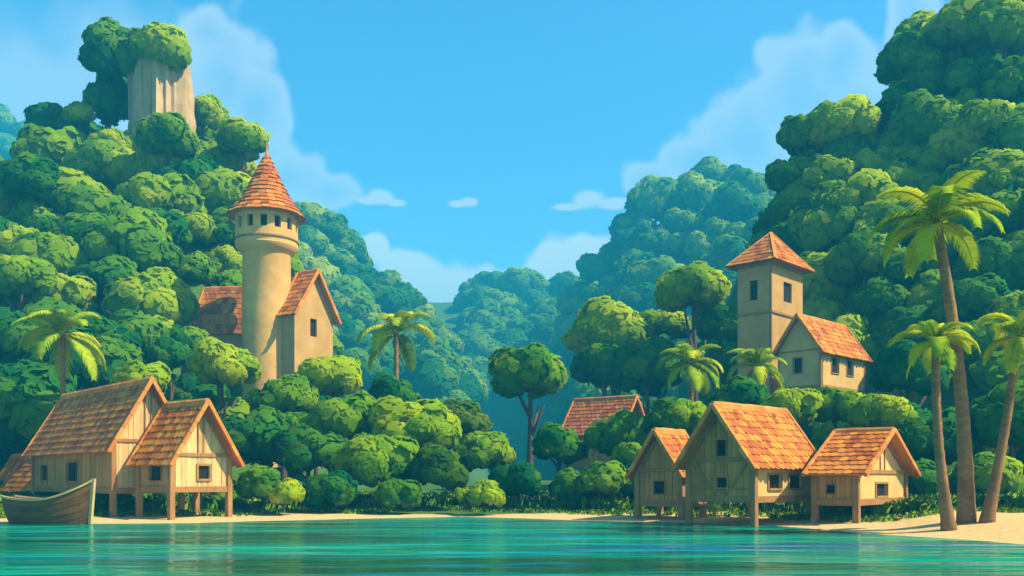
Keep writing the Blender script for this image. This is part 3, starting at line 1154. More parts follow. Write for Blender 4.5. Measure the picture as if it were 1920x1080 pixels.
        for f, ln, top, ws in parts:
            for a, b, p0, p1 in ws:
                bm = bmesh.new()
                box(bm, f, a * ln - .02, b * ln + .02, -0.27, -0.2, z2(p1) - .02, z2(p0) + .02)  # board behind the hole, its dark colour standing in for inner shade
                link_bm('window', bm, M['dark'], h)
        rf = gable_roof(h, fr, 0, LL, WW, ze, zr, ov, tile, 77, ends, 0.5, 0.5, barge=True, skew=skew, bw=0.26)
        return h
    hh = house(552, 73.0, 30, 29, 72, 'R', 690, 578, 510, 'stone_grey', 'tile', 'gabled_house', winR=((0.40, 0.57, 590, 624),), ends=(0.45, 0.0), ov=0.42)
    house(470, 78.0, 8, 96, 26, 'R', 690, 612, 540, 'stone_grey', 'tile', 'wing', ends=(0.1, 0.2), ov=0.3, skew=(0, 0.75))
    # flatten: roofs of the houses are two levels down already (house > roof > caps would be four with root): fold caps into root level
    for h in [c for c in root.children if c.name.startswith(('gabled_house', 'wing'))]:
        for r in list(h.children):
            for cap in list(r.children):
                cap.parent = h
    return root


def build_watchtower():
    d = 65.0
    s = d / F
    px = 1446
    zz = lambda py: CH + (HZ - py) * s
    alpha = 44
    ux, uy = -math.cos(R_(alpha)), math.sin(R_(alpha))
    vx, vy = math.sin(R_(alpha)), math.cos(R_(alpha))
    X0 = (px - 960) * s
    solve = lambda dx, dy, tgt: ((tgt - 960) / F * d - X0) / (dx - (tgt - 960) / F * dy)
    A, B = solve(ux, uy, 1383), solve(vx, vy, 1505)
    corner = Vector((X0, d, 0))
    gz = terr(X0, d + 2)
    zb = min(gz, zz(740)) - 1.0
    root = empty('watchtower_house', (X0, d, zb), 'square cream tower with orange pyramid roof and tiled annex above the palms', 'tower')
    Z = lambda py: zz(py) - zb
    fr = frame_from(Vector((0, 0, 0)), (ux, uy, 0), (vx, vy, 0))
    fl = side_frame(fr, 0, 0, A, 0, -1)
    # pick outward normals pointing to the camera
    def outward(f):
        return f(0, 1, 0) - f(0, 0, 0)
    fl = side_frame(fr, 0, 0, A, 0, 1 if outward(side_frame(fr, 0, 0, A, 0, 1)).y < 0 else -1)
    frt = side_frame(fr, 0, 0, 0, B, 1 if outward(side_frame(fr, 0, 0, 0, B, 1)).y < 0 else -1)
    fl2 = side_frame(fr, 0, B, A, B, 1 if outward(side_frame(fr, 0, B, A, B, 1)).y > 0 else -1)
    fr2 = side_frame(fr, A, 0, A, B, 1 if outward(side_frame(fr, A, 0, A, B, 1)).y > 0 else -1)
    bm = bmesh.new()
    hL = [(0.40 * A, 0.64 * A, Z(558), Z(520))]
    hR = [(0.38 * B, 0.64 * B, Z(558), Z(520))]
    for f, ln, hs, e in ((fl, A, hL, 0), (frt, B, hR, 0.301), (fl2, A, (), 0), (fr2, B, (), 0.301)):
        wall(bm, f, e, ln - e, 0, lambda x: Z(488), hs, 0.3)
    tw = link_bm('tower', bm, M['stone_grey'], root)
    for f, hs in ((fl, hL), (frt, hR)):
        for h in hs:
            bm = bmesh.new()
            box(bm, f, h[0] - .02, h[1] + .02, -0.26, -0.18, h[2] - .02, h[3] + .02)  # blackened board painted as the dim tower interior
            link_bm('window', bm, M['dark'], tw)
    bm = bmesh.new()
    k = 0.1
    for f, ln in ((fl, A), (frt, B), (fl2, A), (fr2, B)):
        box(bm, f, 0.0, ln, 0.003, k, Z(585.5), Z(581.5))
    link_bm('string_course', bm, M['ledge'], tw)
    bm = bmesh.new()
    for f, ln in ((fl, A), (frt, B), (fl2, A), (fr2, B)):
        box(bm, f, 0.0, ln, 0.003, k, Z(495), Z(489))
    link_bm('cornice', bm, M['ledge'], tw)
    bm = bmesh.new()
    for f, ln in ((fl, A), (frt, B)):
        box(bm, f, -0.03, 0.11, -0.003, 0.03, 0.5, Z(495))
    link_bm('corner_trim', bm, M['ledge'], tw)
    # pyramid roof in shingle rows
    cx = fr(A / 2, B / 2, 0)
    ov = 0.62
    apex = Vector((cx.x, cx.y, CH + (HZ - 438) * (d + cx.y) / F - zb))
    ze = Z(490)
    cs = [fr(-ov, -ov, ze), fr(A + ov, -ov, ze), fr(A + ov, B + ov, ze), fr(-ov, B + ov, ze)]
    bm = bmesh.new()
    rnd = random.Random(2)
    quad(bm, [c + Vector((0, 0, -0.02)) for c in cs])
    for i in range(4):
        a, b = cs[i], cs[(i + 1) % 4]
        v = [bm.verts.new(a), bm.verts.new(b), bm.verts.new(apex)]
        bm.faces.new(v)
        nrm = (b - a).cross(apex - a).normalized()
        if nrm.z < 0: nrm = -nrm
        rows = 8
        for r in range(rows):
            t0 = max(0.0, 1 - (r + 1.2) / rows)   # toward the eave for t small
            t1 = 1 - r / rows
            # row r: from t1 (upper) to t0 (lower)
            up = (lerp(a, apex, t1), lerp(b, apex, t1))
            lo = (lerp(a, apex, t0), lerp(b, apex, t0))
            n = max(1, int((lo[1] - lo[0]).length / 0.5))
            for q in range(n):
                f0, f1 = q / n + .004, (q + 1) / n - .004
                l = 0.03 + rnd.uniform(0, .035)
                th = 0.045
                P4 = [lerp(up[0], up[1], f0) + nrm * .012, lerp(up[0], up[1], f1) + nrm * .012, lerp(lo[0], lo[1], f0) + nrm * l, lerp(lo[0], lo[1], f1) + nrm * l]
                hexa(bm, [P4[0], P4[1], P4[2], P4[3]] + [p + nrm * th for p in P4])
    link_bm('pyramid_roof', bm, M['tile'], tw)
    bm = bmesh.new()
    for c in cs:
        bar(bm, c + Vector((0, 0, .05)), apex + Vector((0, 0, .08)), 0.2, 0.14, bev=0.03)
    link_bm('hip_tiles', bm, M['ridge'], tw)
    # annex in front on the right
    d2 = 60.5
    s2 = d2 / F
    px2 = 1540
    X2 = (px2 - 960) * s2
    al = 46
    ux, uy = -math.cos(R_(al)), math.sin(R_(al))
    vx, vy = math.sin(R_(al)), math.cos(R_(al))
    solve = lambda dx, dy, tgt: ((tgt - 960) / F * d2 - X2) / (dx - (tgt - 960) / F * dy)
    WW, LL = solve(ux, uy, 1459), solve(vx, vy, 1621)
    z2 = lambda py: CH + (HZ - py) * s2 - zb
    ze = z2(652)
    zr = CH + (HZ - 594) * (d2 + uy * WW / 2) / F - zb
    fr = frame_from(Vector((X2 - X0, d2 - d, 0)), (vx, vy, 0), (ux, uy, 0))
    pick = lambda *a: side_frame(fr, *a, 1 if outward(side_frame(fr, *a, 1)).y < 0 else -1)
    pickb = lambda *a: side_frame(fr, *a, 1 if outward(side_frame(fr, *a, 1)).y > 0 else -1)
    fg, flg, fg2, fl2 = pick(0, 0, 0, WW), pick(0, 0, LL, 0), pickb(LL, 0, LL, WW), pickb(0, WW, LL, WW)
    pitch = (zr - ze) / (WW / 2)
    gt = lambda y: ze + pitch * min(y, WW - y) - .03
    bm = bmesh.new()
    hg = [(0.44 * WW, 0.63 * WW, z2(695), z2(667))]
    hl = [(0.22 * LL, 0.38 * LL, z2(695), z2(666)), (0.57 * LL, 0.72 * LL, z2(695), z2(666))]
    zfl = z2(722)
    for f, ln, top, hs, e in ((fg, WW, gt, hg, 0), (flg, LL, lambda x: ze, hl, .251), (fg2, WW, gt, (), 0), (fl2, LL, lambda x: ze, (), .251)):
        wall(bm, f, e, ln - e, zfl - 3.0, top, hs, 0.25, 0, (WW / 2,))
    an = link_bm('annex', bm, M['plaster'], root)
    for f, hs in ((fg, hg), (flg, hl)):
        for h in hs:
            bm = bmesh.new()
            fw = 0.07
            box(bm, f, h[0] - fw, h[0], -.02, .04, h[2] - fw, h[3] + fw)
            box(bm, f, h[1], h[1] + fw, -.02, .04, h[2] - fw, h[3] + fw)
            box(bm, f, h[0], h[1], -.02, .037, h[3], h[3] + fw)
            box(bm, f, h[0], h[1], -.02, .06, h[2] - fw, h[2])
            box(bm, f, h[0] - .02, h[1] + .02, -0.2, -0.13, h[2] - .02, h[3] + .02)  # backing board, interior shade of the annex given as dark colour
            for face in bm.faces[-6:]:
                face.material_index = 1
            link_bm('window', bm, [M['frame'], M['dark']], an)
    bm = bmesh.new()
    for f, ln in ((fg, WW), (flg, LL)):
        box(bm, f, 0.0 if f is fg else .06, ln, .003, .05, zfl - .12, zfl + .06)
        box(bm, f, 0.0 if f is fg else .06, .11, .003, .055, zfl + .06, ze - .1)
        box(bm, f, ln - .11, ln, .003, .055, zfl + .06, ze - .1)
        box(bm, f, 0.0 if f is fg else .06, ln, .003, .05, ze - .1, ze + .0)
    link_bm('trim', bm, M['frame'], an)
    rf = gable_roof(an, fr, 0, LL, WW, ze, zr, 0.32, 'tile', 91, (0.35, 0.25), 0.44, 0.44, skew=(0, 0.1), bw=0.2)
    for cap in list(rf.children):
        cap.parent = an
    return root


def build_boat():
    d = 36.0
    s = d / F
    c = P(92, 980, d)
    root = empty('rowing_boat', (c.x, c.y, 0), 'brown wooden rowing boat with raised bow moored by the left shore', 'boat')
    rot = R_(-14)
    Ln = 178 * s / math.cos(rot)
    ns, nk = 22, 8
    Rm = Matrix.Rotation(rot, 3, 'Z')

    def sec(t):
        """half breadth, keel z, gunwale z at t = 0 (stern, left) .. 1 (bow, right)"""
        hb = 0.62 * (math.sin(min(1, (t + 0.30) / 1.30) * PI) ** 0.6) if t < 0.999 else 0.0
        hb = 0.62 * (1 - abs(2 * t - 0.86) ** 2.6 / (1.14 ** 2.6)) if t > 0.43 else 0.62 * (1 - 0.45 * ((0.43 - t) / 0.43) ** 2)
        sheer = 0.92 + 0.16 * (1 - t) ** 4 + 0.80 * max(0, (t - 0.36) / 0.64) ** 2.3
        keel = -0.25 + 0.30 * max(0, (t - 0.86) / 0.14) ** 2
        return max(0.03, hb), keel, sheer

    def pt(t, k, inn=0.0):
        hb, zk, zg = sec(t)
        a = abs(k)
        y = math.copysign((hb - inn) * (math.sin(a * PI / 2) ** 0.62), k)
        z = zk + inn * 1.3 + (zg - zk - inn * 1.3) * (1 - math.cos(a * PI / 2)) ** 1.0 if a else zk + inn
        # rake of the ends
        zr = (z - zk) / max(0.01, zg - zk)
        x = (t - 0.5) * Ln + 0.42 * (1 - zr) ** 1.6 * (1 - t) ** 5 + 0.0 + (0.16 * (zr - 0.4)) * t ** 4
        return Rm @ Vector((x, y, z))
    bm = bmesh.new()
    ks = [-1 + 2 * i / (2 * nk) for i in range(2 * nk + 1)]
    # outer planks: each strake slightly lapped
    for side in (-1, 1):
        for j in range(nk):
            k0, k1 = side * j / nk, side * (j + 1) / nk
            lap = 0.014
            A = []
            for i in range(ns + 1):
                t = i / ns
                n = (Rm @ Vector((0, side, 0)))
                A.append((bm.verts.new(pt(t, k0 if j else side * 0.001) + n * (lap if j else 0)), bm.verts.new(pt(t, k1))))
            for i in range(ns):
                bm.faces.new([A[i][0], A[i + 1][0], A[i + 1][1], A[i][1]])
    # inner skin
    V = [[bm.verts.new(pt(i / ns, k, 0.06 if i < ns else 0.02)) for k in ks] for i in range(ns + 1)]
    for i in range(ns):
        for j in range(2 * nk):
            bm.faces.new([V[i][j], V[i][j + 1], V[i + 1][j + 1], V[i + 1][j]])
    # transom
    tv = [bm.verts.new(pt(0, k)) for k in ks]
    bm.faces.new(tv)
    hull = link_bm('hull', bm, M['boat'], root, sm=False)
    for sg in (-1, 1):
        bm = bmesh.new()
        g = [pt(i / 30, sg) + Vector((0, 0, 0.02)) for i in range(31)]
        for a, b in zip(g, g[1:]):
            bar(bm, a, b, 0.11, 0.075)
        link_bm('gunwale', bm, M['boat_pale'], root)
    bm = bmesh.new()
    st = []
    for i in range(11):
        u = i / 10
        q = pt(1, 0.001).lerp(pt(1, 1), u)
        hb, zk, zg = sec(1)
        zz_ = zk + (zg + 0.08 - zk) * u
        x = 0.5 * Ln + 0.16 * (u - 0.4) + 0.03
        st.append(Rm @ Vector((x, 0, zz_)))
    for a, b in zip(st, st[1:]):
        bar(bm, a, b, 0.13, 0.12, up=Rm @ Vector((0, 1, 0)))
    link_bm('stem_post', bm, M['boat_pale'], root)
    for t in (0.22, 0.52, 0.76):
        hb, zk, zg = sec(t)
        bm = bmesh.new()
        x = (t - 0.5) * Ln
        f = lambda a, b, c_: Rm @ Vector((x + a, b, c_))
        box(bm, f, -0.13, 0.13, -hb + .09, hb - .09, zg - 0.24, zg - 0.19, 0.01)
        link_bm('thwart', bm, M['boat_pale'], root)


def build_pillar():
    """the limestone stack on the left summit"""
    d = 97.0
    s = d / F
    c = P(300, 230, d)
    zt, zb = P(0, 112, d).z, P(0, 330, d).z
    bm = bmesh.new()
    seg, nz_ = 72, 22
    rings = []
    for i in range(nz_ + 1):
        t = i / nz_
        z = lerp(zb, zt, t)
        rx, ry = 45 * s * (1.12 - 0.14 * t), 48 * s * (1.1 - 0.12 * t)
        ring = []
        for k in range(seg):
            a = 2 * PI * k / seg
            dirv = Vector((math.cos(a), math.sin(a), 0))
            fl = 0.20 * noise.noise(Vector((math.cos(a) * 3.1, math.sin(a) * 3.1, z * 0.06))) + 0.17 * (abs(noise.noise(Vector((math.cos(a) * 5.5, math.sin(a) * 5.5, z * 0.05)))) * 2 - 0.5)
            fl += 0.05 * noise.noise(Vector((math.cos(a) * 2, math.sin(a) * 2, z * 0.8)))
            # blocky corners
            sq = 1.0 / max(abs(math.cos(a + .5)), abs(math.sin(a + .5))) ** 0.55
            ring.append(bm.verts.new((dirv.x * rx * sq * (0.92 + fl), dirv.y * ry * sq * (0.92 + fl), z - zb)))
        rings.append(ring)
    for A, B in zip(rings, rings[1:]):
        for k in range(seg):
            bm.faces.new([A[k], A[(k + 1) % seg], B[(k + 1) % seg], B[k]])
    bm.faces.new(rings[-1])
    o = link_bm('rock_pillar', bm, M['cliff'], None)
    o.location = (c.x, c.y, zb)
    tag(o, 'tall fluted beige rock pillar with trees on its top', 'rock')
    return zt


# ------------------------------------------------------------------ planting
ZONES = [(1650, 560, 1760, 700, 72), (355, 265, 645, 670, 85), (1362, 425, 1642, 722, 68), (690, 575, 810, 705, 66), (1048, 720, 1210, 786, 64), (238, 140, 362, 225, 108),
         (1230, 640, 1470, 760, 60), (25, 560, 205, 720, 56), (920, 640, 1070, 790, 62), (842, 560, 935, 860, 100), (1620, 320, 1890, 560, 40)]


def clear(px, py, r, d):
    for x0, y0, x1, y1, zd in ZONES:
        if d < zd and x0 - r * .85 < px < x1 + r * .85 and y0 - r * .85 < py < y1 + r * .85:
            return False
    return True


SKYLINE = {
    'right': [(1380, 560), (1425, 400), (1440, 330), (1445, 245), (1490, 200), (1560, 178), (1630, 182), (1640, 100), (1660, 50), (1740, 0), (1800, -200), (2400, -300)],
    'left': [(-400, 330), (0, 290), (45, 225), (110, 178), (160, 190), (240, 195), (350, 180), (410, 175), (440, 218), (490, 255), (505, 330), (560, 470), (640, 640), (760, 800)],
    'midleft': [(400, 340), (560, 352), (630, 352), (650, 405), (705, 470), (760, 485), (800, 525), (845, 585), (870, 640), (915, 700), (950, 860)],
}


def under_skyline(n, px, py, r):
    sk = SKYLINE.get(n)
    if not sk:
        return True
    return all(py - r * 0.92 * math.sin(a) > interp(sk, px + r * 0.95 * math.cos(a)) for a in (0.2, 0.7, 1.2, 1.57, 1.95, 2.45, 2.95))


def fill_hill(h, n, rpx, mats, label, group, px_rng, yr, tries=6000, minsep=0.8, seed=1, lim=None):
    rnd = random.Random(seed)
    acc = []
    k = 0
    while k < tries and len(acc) < n:
        k += 1
        y = lerp(yr[0], yr[1], rnd.random() ** 0.8)
        px = rnd.uniform(*px_rng)
        x = (px - 960) * y / F
        z = terr(x, y)
        hz = hill_z(h, x, y)
        if hz < 0.5 or hz < max(hill_z(q, x, y) for q in HILLS) - 0.5:
            continue
        R = rpx * rnd.uniform(0.72, 1.22) * h['D'] / F
        zc = z + R * 0.62 + 0.5
        py = HZ - (zc - CH) * F / y
        r = R * F / y
        if not under_skyline(h['n'], px, py, r):
            continue
        if any(math.hypot(px - a, py - b) < minsep * (r + c) * 0.5 and abs(y - e) < 24 for a, b, c, e in acc):
            continue
        if any(math.hypot(px - a, py - b) < 0.62 * (c + r * .3) and e < y for a, b, c, e in EXPL):
            continue
        if not clear(px, py, r, y):
            continue
        acc.append((px, py, r, y))
        m = rnd.choices([q[0] for q in mats], [q[1] for q in mats])[0]
        tree(px, py, r, y, m, label, 'tree', 'tree', group, sq=rnd.uniform(0.82, 1.0), seed=rnd.randrange(10 ** 6))
    print('HILL', h['n'], len(acc), 'tries', k)


EXPL = []


def plant():
    T = lambda *a, **k: (EXPL.append(a[:4]), tree(*a, **k))
    B = lambda *a, **k: (EXPL.append(a[:4]), bush(*a, **k))
    # --- on the pillar
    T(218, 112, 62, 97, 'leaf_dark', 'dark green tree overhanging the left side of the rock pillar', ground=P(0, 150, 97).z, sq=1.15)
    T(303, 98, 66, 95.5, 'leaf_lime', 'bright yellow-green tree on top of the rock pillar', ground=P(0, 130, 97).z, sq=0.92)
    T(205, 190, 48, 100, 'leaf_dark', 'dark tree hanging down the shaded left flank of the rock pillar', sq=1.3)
    T(150, 218, 30, 97, 'leaf_lime', 'small yellow-green treetop on the skyline left of the rock pillar')
    T(382, 216, 46, 101, 'leaf_lime', 'bright squarish treetop right of the rock pillar')
    T(310, 262, 60, 90, 'leaf_mid', 'round green tree at the foot of the rock pillar')
    T(205, 272, 38, 93, 'leaf_bright', 'light green treetop left below the rock pillar')
    T(105, 235, 55, 101, 'leaf_dark', 'dark green skyline tree at the left shoulder of the hill')
    T(455, 265, 55, 95, 'leaf_bright', 'tall light green tree on the skyline behind the cone roof')
    T(60, 345, 66, 82, 'leaf_mid', 'rounded green tree on the upper left slope')
    # --- left slope
    T(40, 525, 74, 70, 'leaf_bright', 'big yellow-green tree at the left photo edge above the palm')
    T(300, 566, 70, 76, 'leaf_bright', 'bright rounded tree left of the castle wing')
    T(418, 688, 72, 60, 'leaf_bright', 'bright yellow-green tree below the castle wing')
    T(620, 712, 72, 58, 'leaf_bright', 'bright green tree below the gabled castle house')
    T(535, 752, 72, 56, 'leaf_mid', 'dark green tree in front of the round tower foot')
    T(268, 718, 60, 54, 'leaf_mid', 'rounded green tree just behind the ridge of the largest left hut')
    T(655, 800, 84, 52, 'leaf_mid', 'mid green tree between castle and bright lagoon bush')
    T(775, 808, 98, 50, 'leaf_bright', 'largest light green bushy tree right of the castle bank', sq=0.85)
    T(868, 795, 56, 58, 'leaf_olive', 'olive brown tree at the edge of the valley')
    T(735, 745, 56, 62, 'leaf_dark', 'dark tree at the foot of the slope palm')
    T(480, 835, 76, 50, 'leaf_dark', 'dark green tree right of the small left hut roof')
    T(580, 850, 70, 49, 'leaf_dark', 'dark green bushy tree in the middle of the left bank')
    B(700, 872, 82, 47, 'leaf_mid', 'broad mid green bush on the left bank')
    B(820, 885, 66, 47, 'leaf_olive', 'dull olive bush on the left bank beneath the largest light green tree')
    B(905, 855, 66, 52, 'leaf_mid', 'green bush at the mouth of the valley')
    B(965, 905, 58, 48, 'leaf_dark', 'dark green round bush at the head of the lagoon')
    B(490, 915, 54, 43, 'leaf_mid', 'green bush beside the corner post of the small left hut')
    B(540, 930, 34, 42, 'leaf_bright', 'low yellow-green bush standing on the left sand edge')
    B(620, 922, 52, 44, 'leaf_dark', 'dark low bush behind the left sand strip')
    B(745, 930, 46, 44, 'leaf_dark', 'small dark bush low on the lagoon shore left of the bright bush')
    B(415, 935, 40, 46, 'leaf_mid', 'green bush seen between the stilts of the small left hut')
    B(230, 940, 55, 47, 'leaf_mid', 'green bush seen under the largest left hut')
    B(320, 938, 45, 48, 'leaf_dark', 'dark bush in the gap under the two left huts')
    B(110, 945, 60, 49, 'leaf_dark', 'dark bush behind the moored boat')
    B(912, 930, 36, 43.8, 'leaf_lime', 'small bright yellow-green bush on the lagoon shore')
    B(868, 928, 20, 44.5, 'leaf_bright', 'tiny bright bush left of the small bright shore bush')
    T(330, 800, 72, 55, 'leaf_dark', 'dark tree behind the two left huts')
    T(30, 740, 90, 58, 'leaf_dark', 'dark tree behind the left palm trunk')
    T(190, 640, 70, 66, 'leaf_dark', 'dark tree between the left palm and the castle wing')
    # --- valley and right bank
    T(992, 703, 74, 62, 'leaf_mid', 'round isolated tree with bare trunk standing in the valley', sq=1.0)
    T(1150, 628, 88, 84, 'leaf_bright', 'broad yellow-green tree left of the square tower', sq=0.8)
    T(1235, 610, 55, 83, 'leaf_bright', 'spreading light green tree arm near the two slope palms', sq=0.7)
    T(1300, 545, 72, 74, 'leaf_bright', 'upright light green tree beside the square tower')
    T(1350, 610, 60, 80, 'leaf_mid', 'mid green tree against the left face of the square tower')
    T(1130, 690, 66, 78, 'leaf_dark', 'dark tree behind the sunken cottage roof')
    T(1215, 700, 72, 76, 'leaf_dark', 'dark tree right of the sunken cottage roof')
    T(1045, 838, 58, 52, 'leaf_mid', 'slim tree with thin bare trunk on the right bank')
    T(1165, 822, 66, 51, 'leaf_mid', 'green tree in front of the sunken cottage')
    T(1130, 902, 56, 46, 'leaf_mid', 'low rounded green bush tree left of the smallest right hut')
    B(1200, 905, 60, 47, 'leaf_dark', 'dark bush behind the smallest right hut')
    T(592, 775, 50, 57, 'leaf_dark', 'dark tree between the gabled castle house and the shore bushes')
    T(1188, 862, 50, 48, 'leaf_mid', 'green tree just left above the smallest right hut roof')
    T(50, 790, 76, 64, 'leaf_dark', 'dark tree over the shed roof at the left photo edge')
    T(345, 645, 50, 71, 'leaf_mid', 'mid green tree under the left end of the castle wing roof')
    T(548, 803, 46, 52.5, 'leaf_mid', 'mid green tree low in front of the castle foundations')
    T(1822, 150, 62, 82, 'leaf_mid', 'mid green tree on the right hill under the bright corner treetop')
    T(1905, 160, 60, 80, 'leaf_mid', 'mid green tree high at the right photo edge')
    T(1700, 625, 60, 67, 'leaf_dark', 'dark tree on the slope right of the tiled annex')
    T(1648, 575, 56, 69.5, 'leaf_dark', 'dark tree on the slope above the tiled annex roof')
    T(1745, 560, 62, 69, 'leaf_mid', 'green tree on the slope between the annex and the tallest palm')
    T(358, 512, 50, 83.5, 'leaf_mid', 'green tree on the slope above the castle wing roof')
    T(318, 668, 46, 64, 'leaf_dark', 'small dark tree between the largest left hut ridge and the castle wing')
    T(1490, 335, 56, 86, 'leaf_mid', 'green tree below the outermost crown of the right hill skyline')
    T(1462, 425, 52, 88, 'leaf_dark', 'dark tree on the steep edge of the right hill above the square tower')
    T(1440, 500, 50, 84, 'leaf_dark', 'dark tree right behind the pyramid roof of the square tower')
    T(1775, 115, 44, 87, 'leaf_mid', 'small green tree tucked under the topmost crowns of the right hill')
    B(1075, 925, 48, 48, 'leaf_dark', 'dark bush right of the slim bare trunk')
    T(1275, 785, 60, 48, 'leaf_mid', 'green tree behind the steep hut gable')
    T(1390, 760, 60, 50, 'leaf_dark', 'dark green tree behind the largest right hut roof')
    T(1480, 765, 55, 48, 'leaf_bright', 'light green bush tree under the annex')
    T(1570, 765, 60, 49, 'leaf_mid', 'mid green tree below the annex windows')
    T(1650, 780, 60, 47, 'leaf_bright', 'light green tree above the hut with the cream gable')
    B(1340, 940, 50, 44, 'leaf_mid', 'green bush under the largest right hut')
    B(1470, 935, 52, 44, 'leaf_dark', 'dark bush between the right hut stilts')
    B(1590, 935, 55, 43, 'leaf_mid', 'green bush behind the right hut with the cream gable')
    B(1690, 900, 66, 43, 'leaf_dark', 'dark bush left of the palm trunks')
    T(1760, 830, 80, 46, 'leaf_dark', 'dark green tree behind the palm trunks')
    B(1850, 900, 70, 42, 'leaf_mid', 'green bush between the two outer palm trunks')
    T(1900, 800, 90, 45, 'leaf_dark', 'dark tree at the right photo edge behind the leaning palm')
    T(1700, 700, 80, 56, 'leaf_dark', 'dark tree behind the middle palm crown')
    # --- right hill
    T(1700, 120, 66, 86, 'leaf_mid', 'green tree leaning into the sky on the upper right cliff')
    T(1690, 205, 55, 84, 'leaf_dark', 'dark green tree on the upper right cliff edge')
    T(1800, 55, 78, 84, 'leaf_bright', 'tall green tree at the upper right skyline')
    T(1880, 60, 80, 82, 'leaf_lime', 'bright yellow-green treetop in the upper right corner')
    T(1585, 240, 64, 84, 'leaf_lime', 'bright yellow treetop on the right hill skyline')
    T(1510, 255, 58, 86, 'leaf_mid', 'green tree at the outer edge of the right hill skyline')
    T(1850, 235, 62, 76, 'leaf_bright', 'light green tree high on the right hill')
    T(1910, 345, 50, 70, 'leaf_bright', 'small light green tree at the right photo edge above the tall palm')
    mix_l = [('leaf_mid', 5), ('leaf_bright', 3.4), ('leaf_dark', 2.4)]
    mix_f = [('leaf_mid', 6), ('leaf_bright', 2), ('leaf_dark', 2)]
    H = {h['n']: h for h in HILLS}
    fill_hill(H['left'], 88, 62, mix_l, 'rounded tree in the dense forest covering the steep left hill', 'forest trees of the left hill', (-160, 720), (52, 112), seed=2)
    fill_hill(H['right'], 74, 66, [('leaf_mid', 5), ('leaf_bright', 2.6), ('leaf_dark', 3.5)], 'rounded tree in the dense forest covering the steep right hill', 'forest trees of the right hill', (1330, 2080), (48, 100), seed=3)
    fill_hill(H['midleft'], 46, 48, mix_f, 'hazy green tree on the ridge behind the castle', 'forest trees of the ridge behind the castle', (520, 960), (155, 300), seed=4)
    fill_hill(H['right ridge'], 46, 48, mix_f, 'hazy green tree on the ridge behind the square tower', 'forest trees of the ridge behind the square tower', (1040, 1500), (143, 310), seed=5)


def far_forest(h, name, n, rpx, px_rng, yr, seed):
    """a far wood that reads as one mass: one object"""
    rnd = random.Random(seed)
    src = []
    for cm in CROWNS[:3]:
        vs = [v.co.copy() for v in cm.vertices]
        fs = [list(p.vertices) for p in cm.polygons]
        ns = [Vector(v.vector) for v in cm.corner_normals]
        nv = [None] * len(vs)
        for lp, nn in zip(cm.loops, ns):
            nv[lp.vertex_index] = nn
        tv = [a.value for a in cm.attributes['tint'].data]
        src.append((vs, fs, nv, tv))
    V, Fc, NN, TT = [], [], [], []
    acc = []
    k = 0
    while k < 25000 and len(acc) < n:
        k += 1
        y = rnd.uniform(*yr)
        px = rnd.uniform(*px_rng)
        x = (px - 960) * y / F
        z = terr(x, y)
        if hill_z(h, x, y) < 0.5:
            continue
        R = rpx * rnd.uniform(0.7, 1.25) * h['D'] / F
        zc = z + R * .6
        py = HZ - (zc - CH) * F / y
        r = R * F / y
        if any(math.hypot(px - a, py - b) < 0.66 * (r + c) * .5 and abs(y - e) < 0.16 * y for a, b, c, e in acc):
            continue
        acc.append((px, py, r, y))
        vs, fs, nv, tv = rnd.choice(src)
        o = len(V)
        a = rnd.uniform(0, 6.28)
        ca, sa = math.cos(a), math.sin(a)
        dt = rnd.uniform(-.3, .3)
        for v, nn, t in zip(vs, nv, tv):
            V.append((x + R * (ca * v.x - sa * v.y), y + R * (sa * v.x + ca * v.y), zc + R * 0.9 * v.z))
            NN.append((ca * nn.x - sa * nn.y, sa * nn.x + ca * nn.y, nn.z))
            TT.append(min(1, max(0, t + dt)))
        Fc += [[o + i for i in f] for f in fs]
    me = bpy.data.meshes.new(name)
    me.from_pydata(V, [], Fc)
    for p in me.polygons:
        p.use_smooth = True
    me.attributes.new('tint', 'FLOAT', 'POINT').data.foreach_set('value', TT)
    me.update()
    me.normals_split_custom_set_from_vertices(NN)
    me.materials.append(M['leaf_mid'])
    ob = bpy.data.objects.new(name, me)
    C.objects.link(ob)
    tag(ob, {'far': 'blue hazy wood covering the far hill right of the valley', 'farthest': 'palest blue wood on the hills at the end of the valley',
             'far left': 'blue hazy wood on the hill at the left photo edge'}[h['n']], 'forest', kind='stuff')
    print('FAR', h['n'], len(acc))


# ------------------------------------------------------------------ sky, sun, haze, camera
SUN_AZ = R_(104)      # clockwise from +Y
SUN_EL = R_(48)
EXPO = 1.3
SKY = 0.09
HAZE = 0.0014


